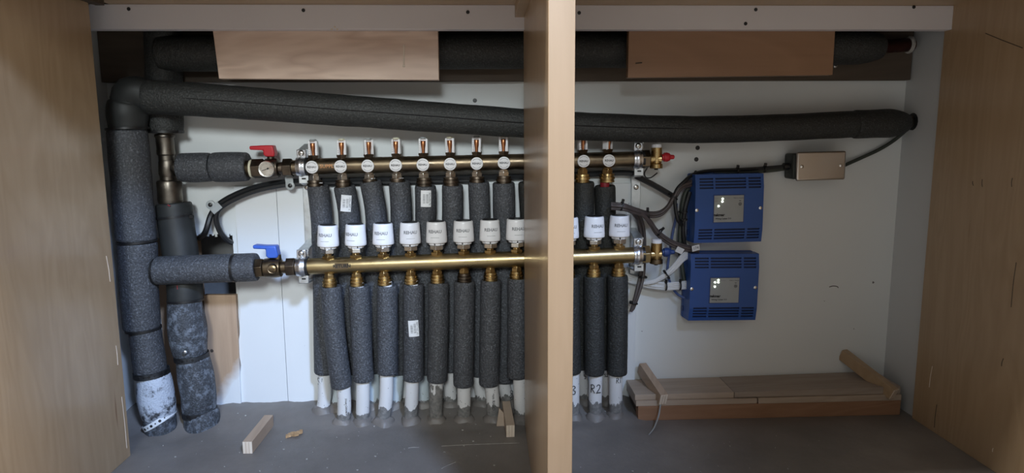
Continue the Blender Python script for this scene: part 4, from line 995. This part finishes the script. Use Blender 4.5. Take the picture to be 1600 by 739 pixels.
def bar(name, f0, zt, L, hw, hh, dirv, label, mat=wood_y):
    """wooden bar: front lower centre point f0, runs along dirv"""
    d = Vector(dirv).normalized(); a = Vector((d.y, -d.x, 0)).normalized(); u = a.cross(d); u = u if u.z > 0 else -u
    c = f0+d*L/2+u*hh
    t = thing(name, f0, label, 'wood block')
    MB().obox(c, a*hw, d*(L/2), u*hh).build('bar', mat, t, .0006)
    MB().obox(f0-d*.0003+u*hh, a*(hw*.96), d*.0005, u*(hh*.96)).build('cut_face', wood_end, t)
    for s in (-.34, .34):
        MB().obox(f0-d*.0009+u*hh+a*(hw*s), a*(hw*.04), d*.0003, u*(hh*.92)).build('ply_line', wood_y, t)
    return t
f = at(1033.5, 632.5, yf+.002); f.z = .0395
b1 = at(1004, 588, W-.01)
bar('wood_cleat', Vector((f.x, yf-.004, .0345)), 0, .10, .0078, .0115, (b1.x-f.x, W-.014-yf, .028), 'grey ply bar lying across the left end of the wooden step')
f = at(1390, 620, yf+.002); b1 = at(1328, 582, W-.012)
bar('wood_cleat', Vector((f.x, yf-.004, .0360)), 0, .125, .0078, .0115, (b1.x-f.x, W-.016-yf, .036), 'brown ply bar lying across the right end of the wooden step', wood_x)
tag(MB().tube([at(1032, 632, yf-.005), at(1029, 650, yf-.012), atz(1022, 668, .004), atz(1014, 679, .002)], lambda t: .0017-.0005*t, 6).build('plastic_strip', label_gr), 'thin pale plastic strip hanging from the step bar', 'strip')
# loose bars on the floor
f = atz(387.5, 709); g = atz(424, 662)
bar('wood_offcut', Vector((f.x, f.y, .0003)), 0, .115, .0083, .0112, (g.x-f.x, g.y-f.y, .0), 'pale ply offcut lying on the concrete at lower left')
f = atz(797.5, 683); g = atz(791, 655)
bar('wood_offcut', Vector((f.x, f.y, .0003)), 0, .085, .0078, .0125, (g.x-f.x, g.y-f.y, .012), 'pale ply offcut on the floor against the divider', wood_light)
p = [atz(773, 664, .01), atz(789, 662, .01)]
tag(MB().prism([at(775, 672, .000), at(789, 670, .0), at(787, 645, .004), at(780, 638, .004)], (0, .006, 0)).build('wood_chip', wood_light, None, .0005), 'small splintered wood chip standing behind the offcut by the divider', 'wood chip')
# orange-brown glob
mb = MB(); 
for k in range(9):
    c = atz(452+k*2.3, 681-abs(k-5)*.4-k*.7, .002); mb.obox(c+Vector((0, random.uniform(-.004, .004), 0)), Vector((random.uniform(.002, .005), random.uniform(-.002, .003), .001)), Vector((-.001, .004, .0005)), Vector((0, 0, .0016)))
tag(mb.build('sawdust_clump', sawdust, None), 'orange-brown clump of shavings on the floor beside the left offcut', 'debris', None, 'stuff')
# crumbs
mb = MB(); rnd = random.Random(3)
for k in range(150):
    x = rnd.uniform(-.60, .60); y = rnd.uniform(-.22, .06)
    if x > XD-.02 and rnd.random() < .6: continue
    if XD-.005 < x < XD+TD+.005 and y < 0: continue
    if x > FX0-.01 and y > yf-.01: continue
    s = rnd.choice((.0005, .0006, .0008, .0008, .0014)); z = zfl(x, y)+s*.4
    q = rnd.uniform(0, 3); mb.obox((x, y, z), Vector((math.cos(q), math.sin(q), 0))*s, Vector((-math.sin(q), math.cos(q), .2))*s*.7, (0, 0, s*.5))
tag(mb.build('floor_crumbs', gravel, None), 'scattered plaster crumbs on the concrete floor', 'debris', None, 'stuff')
for p0, p1 in (((690, 697), (812, 692)), ((638, 700), (655, 699)), ((690, 732), (712, 722))):
    a = atz(*p0, .0006); b = atz(*p1, .0006)
    if b.x > XD-.002: b.x = XD-.002
    MB().tube([a, (a*2+b)/3+Vector((0, .0015, 0)), b], .0004, 5).build('scratch', gravel, FLOOR)
for o in COL.objects:
    if '_local' in o.keys(): del o['_local']
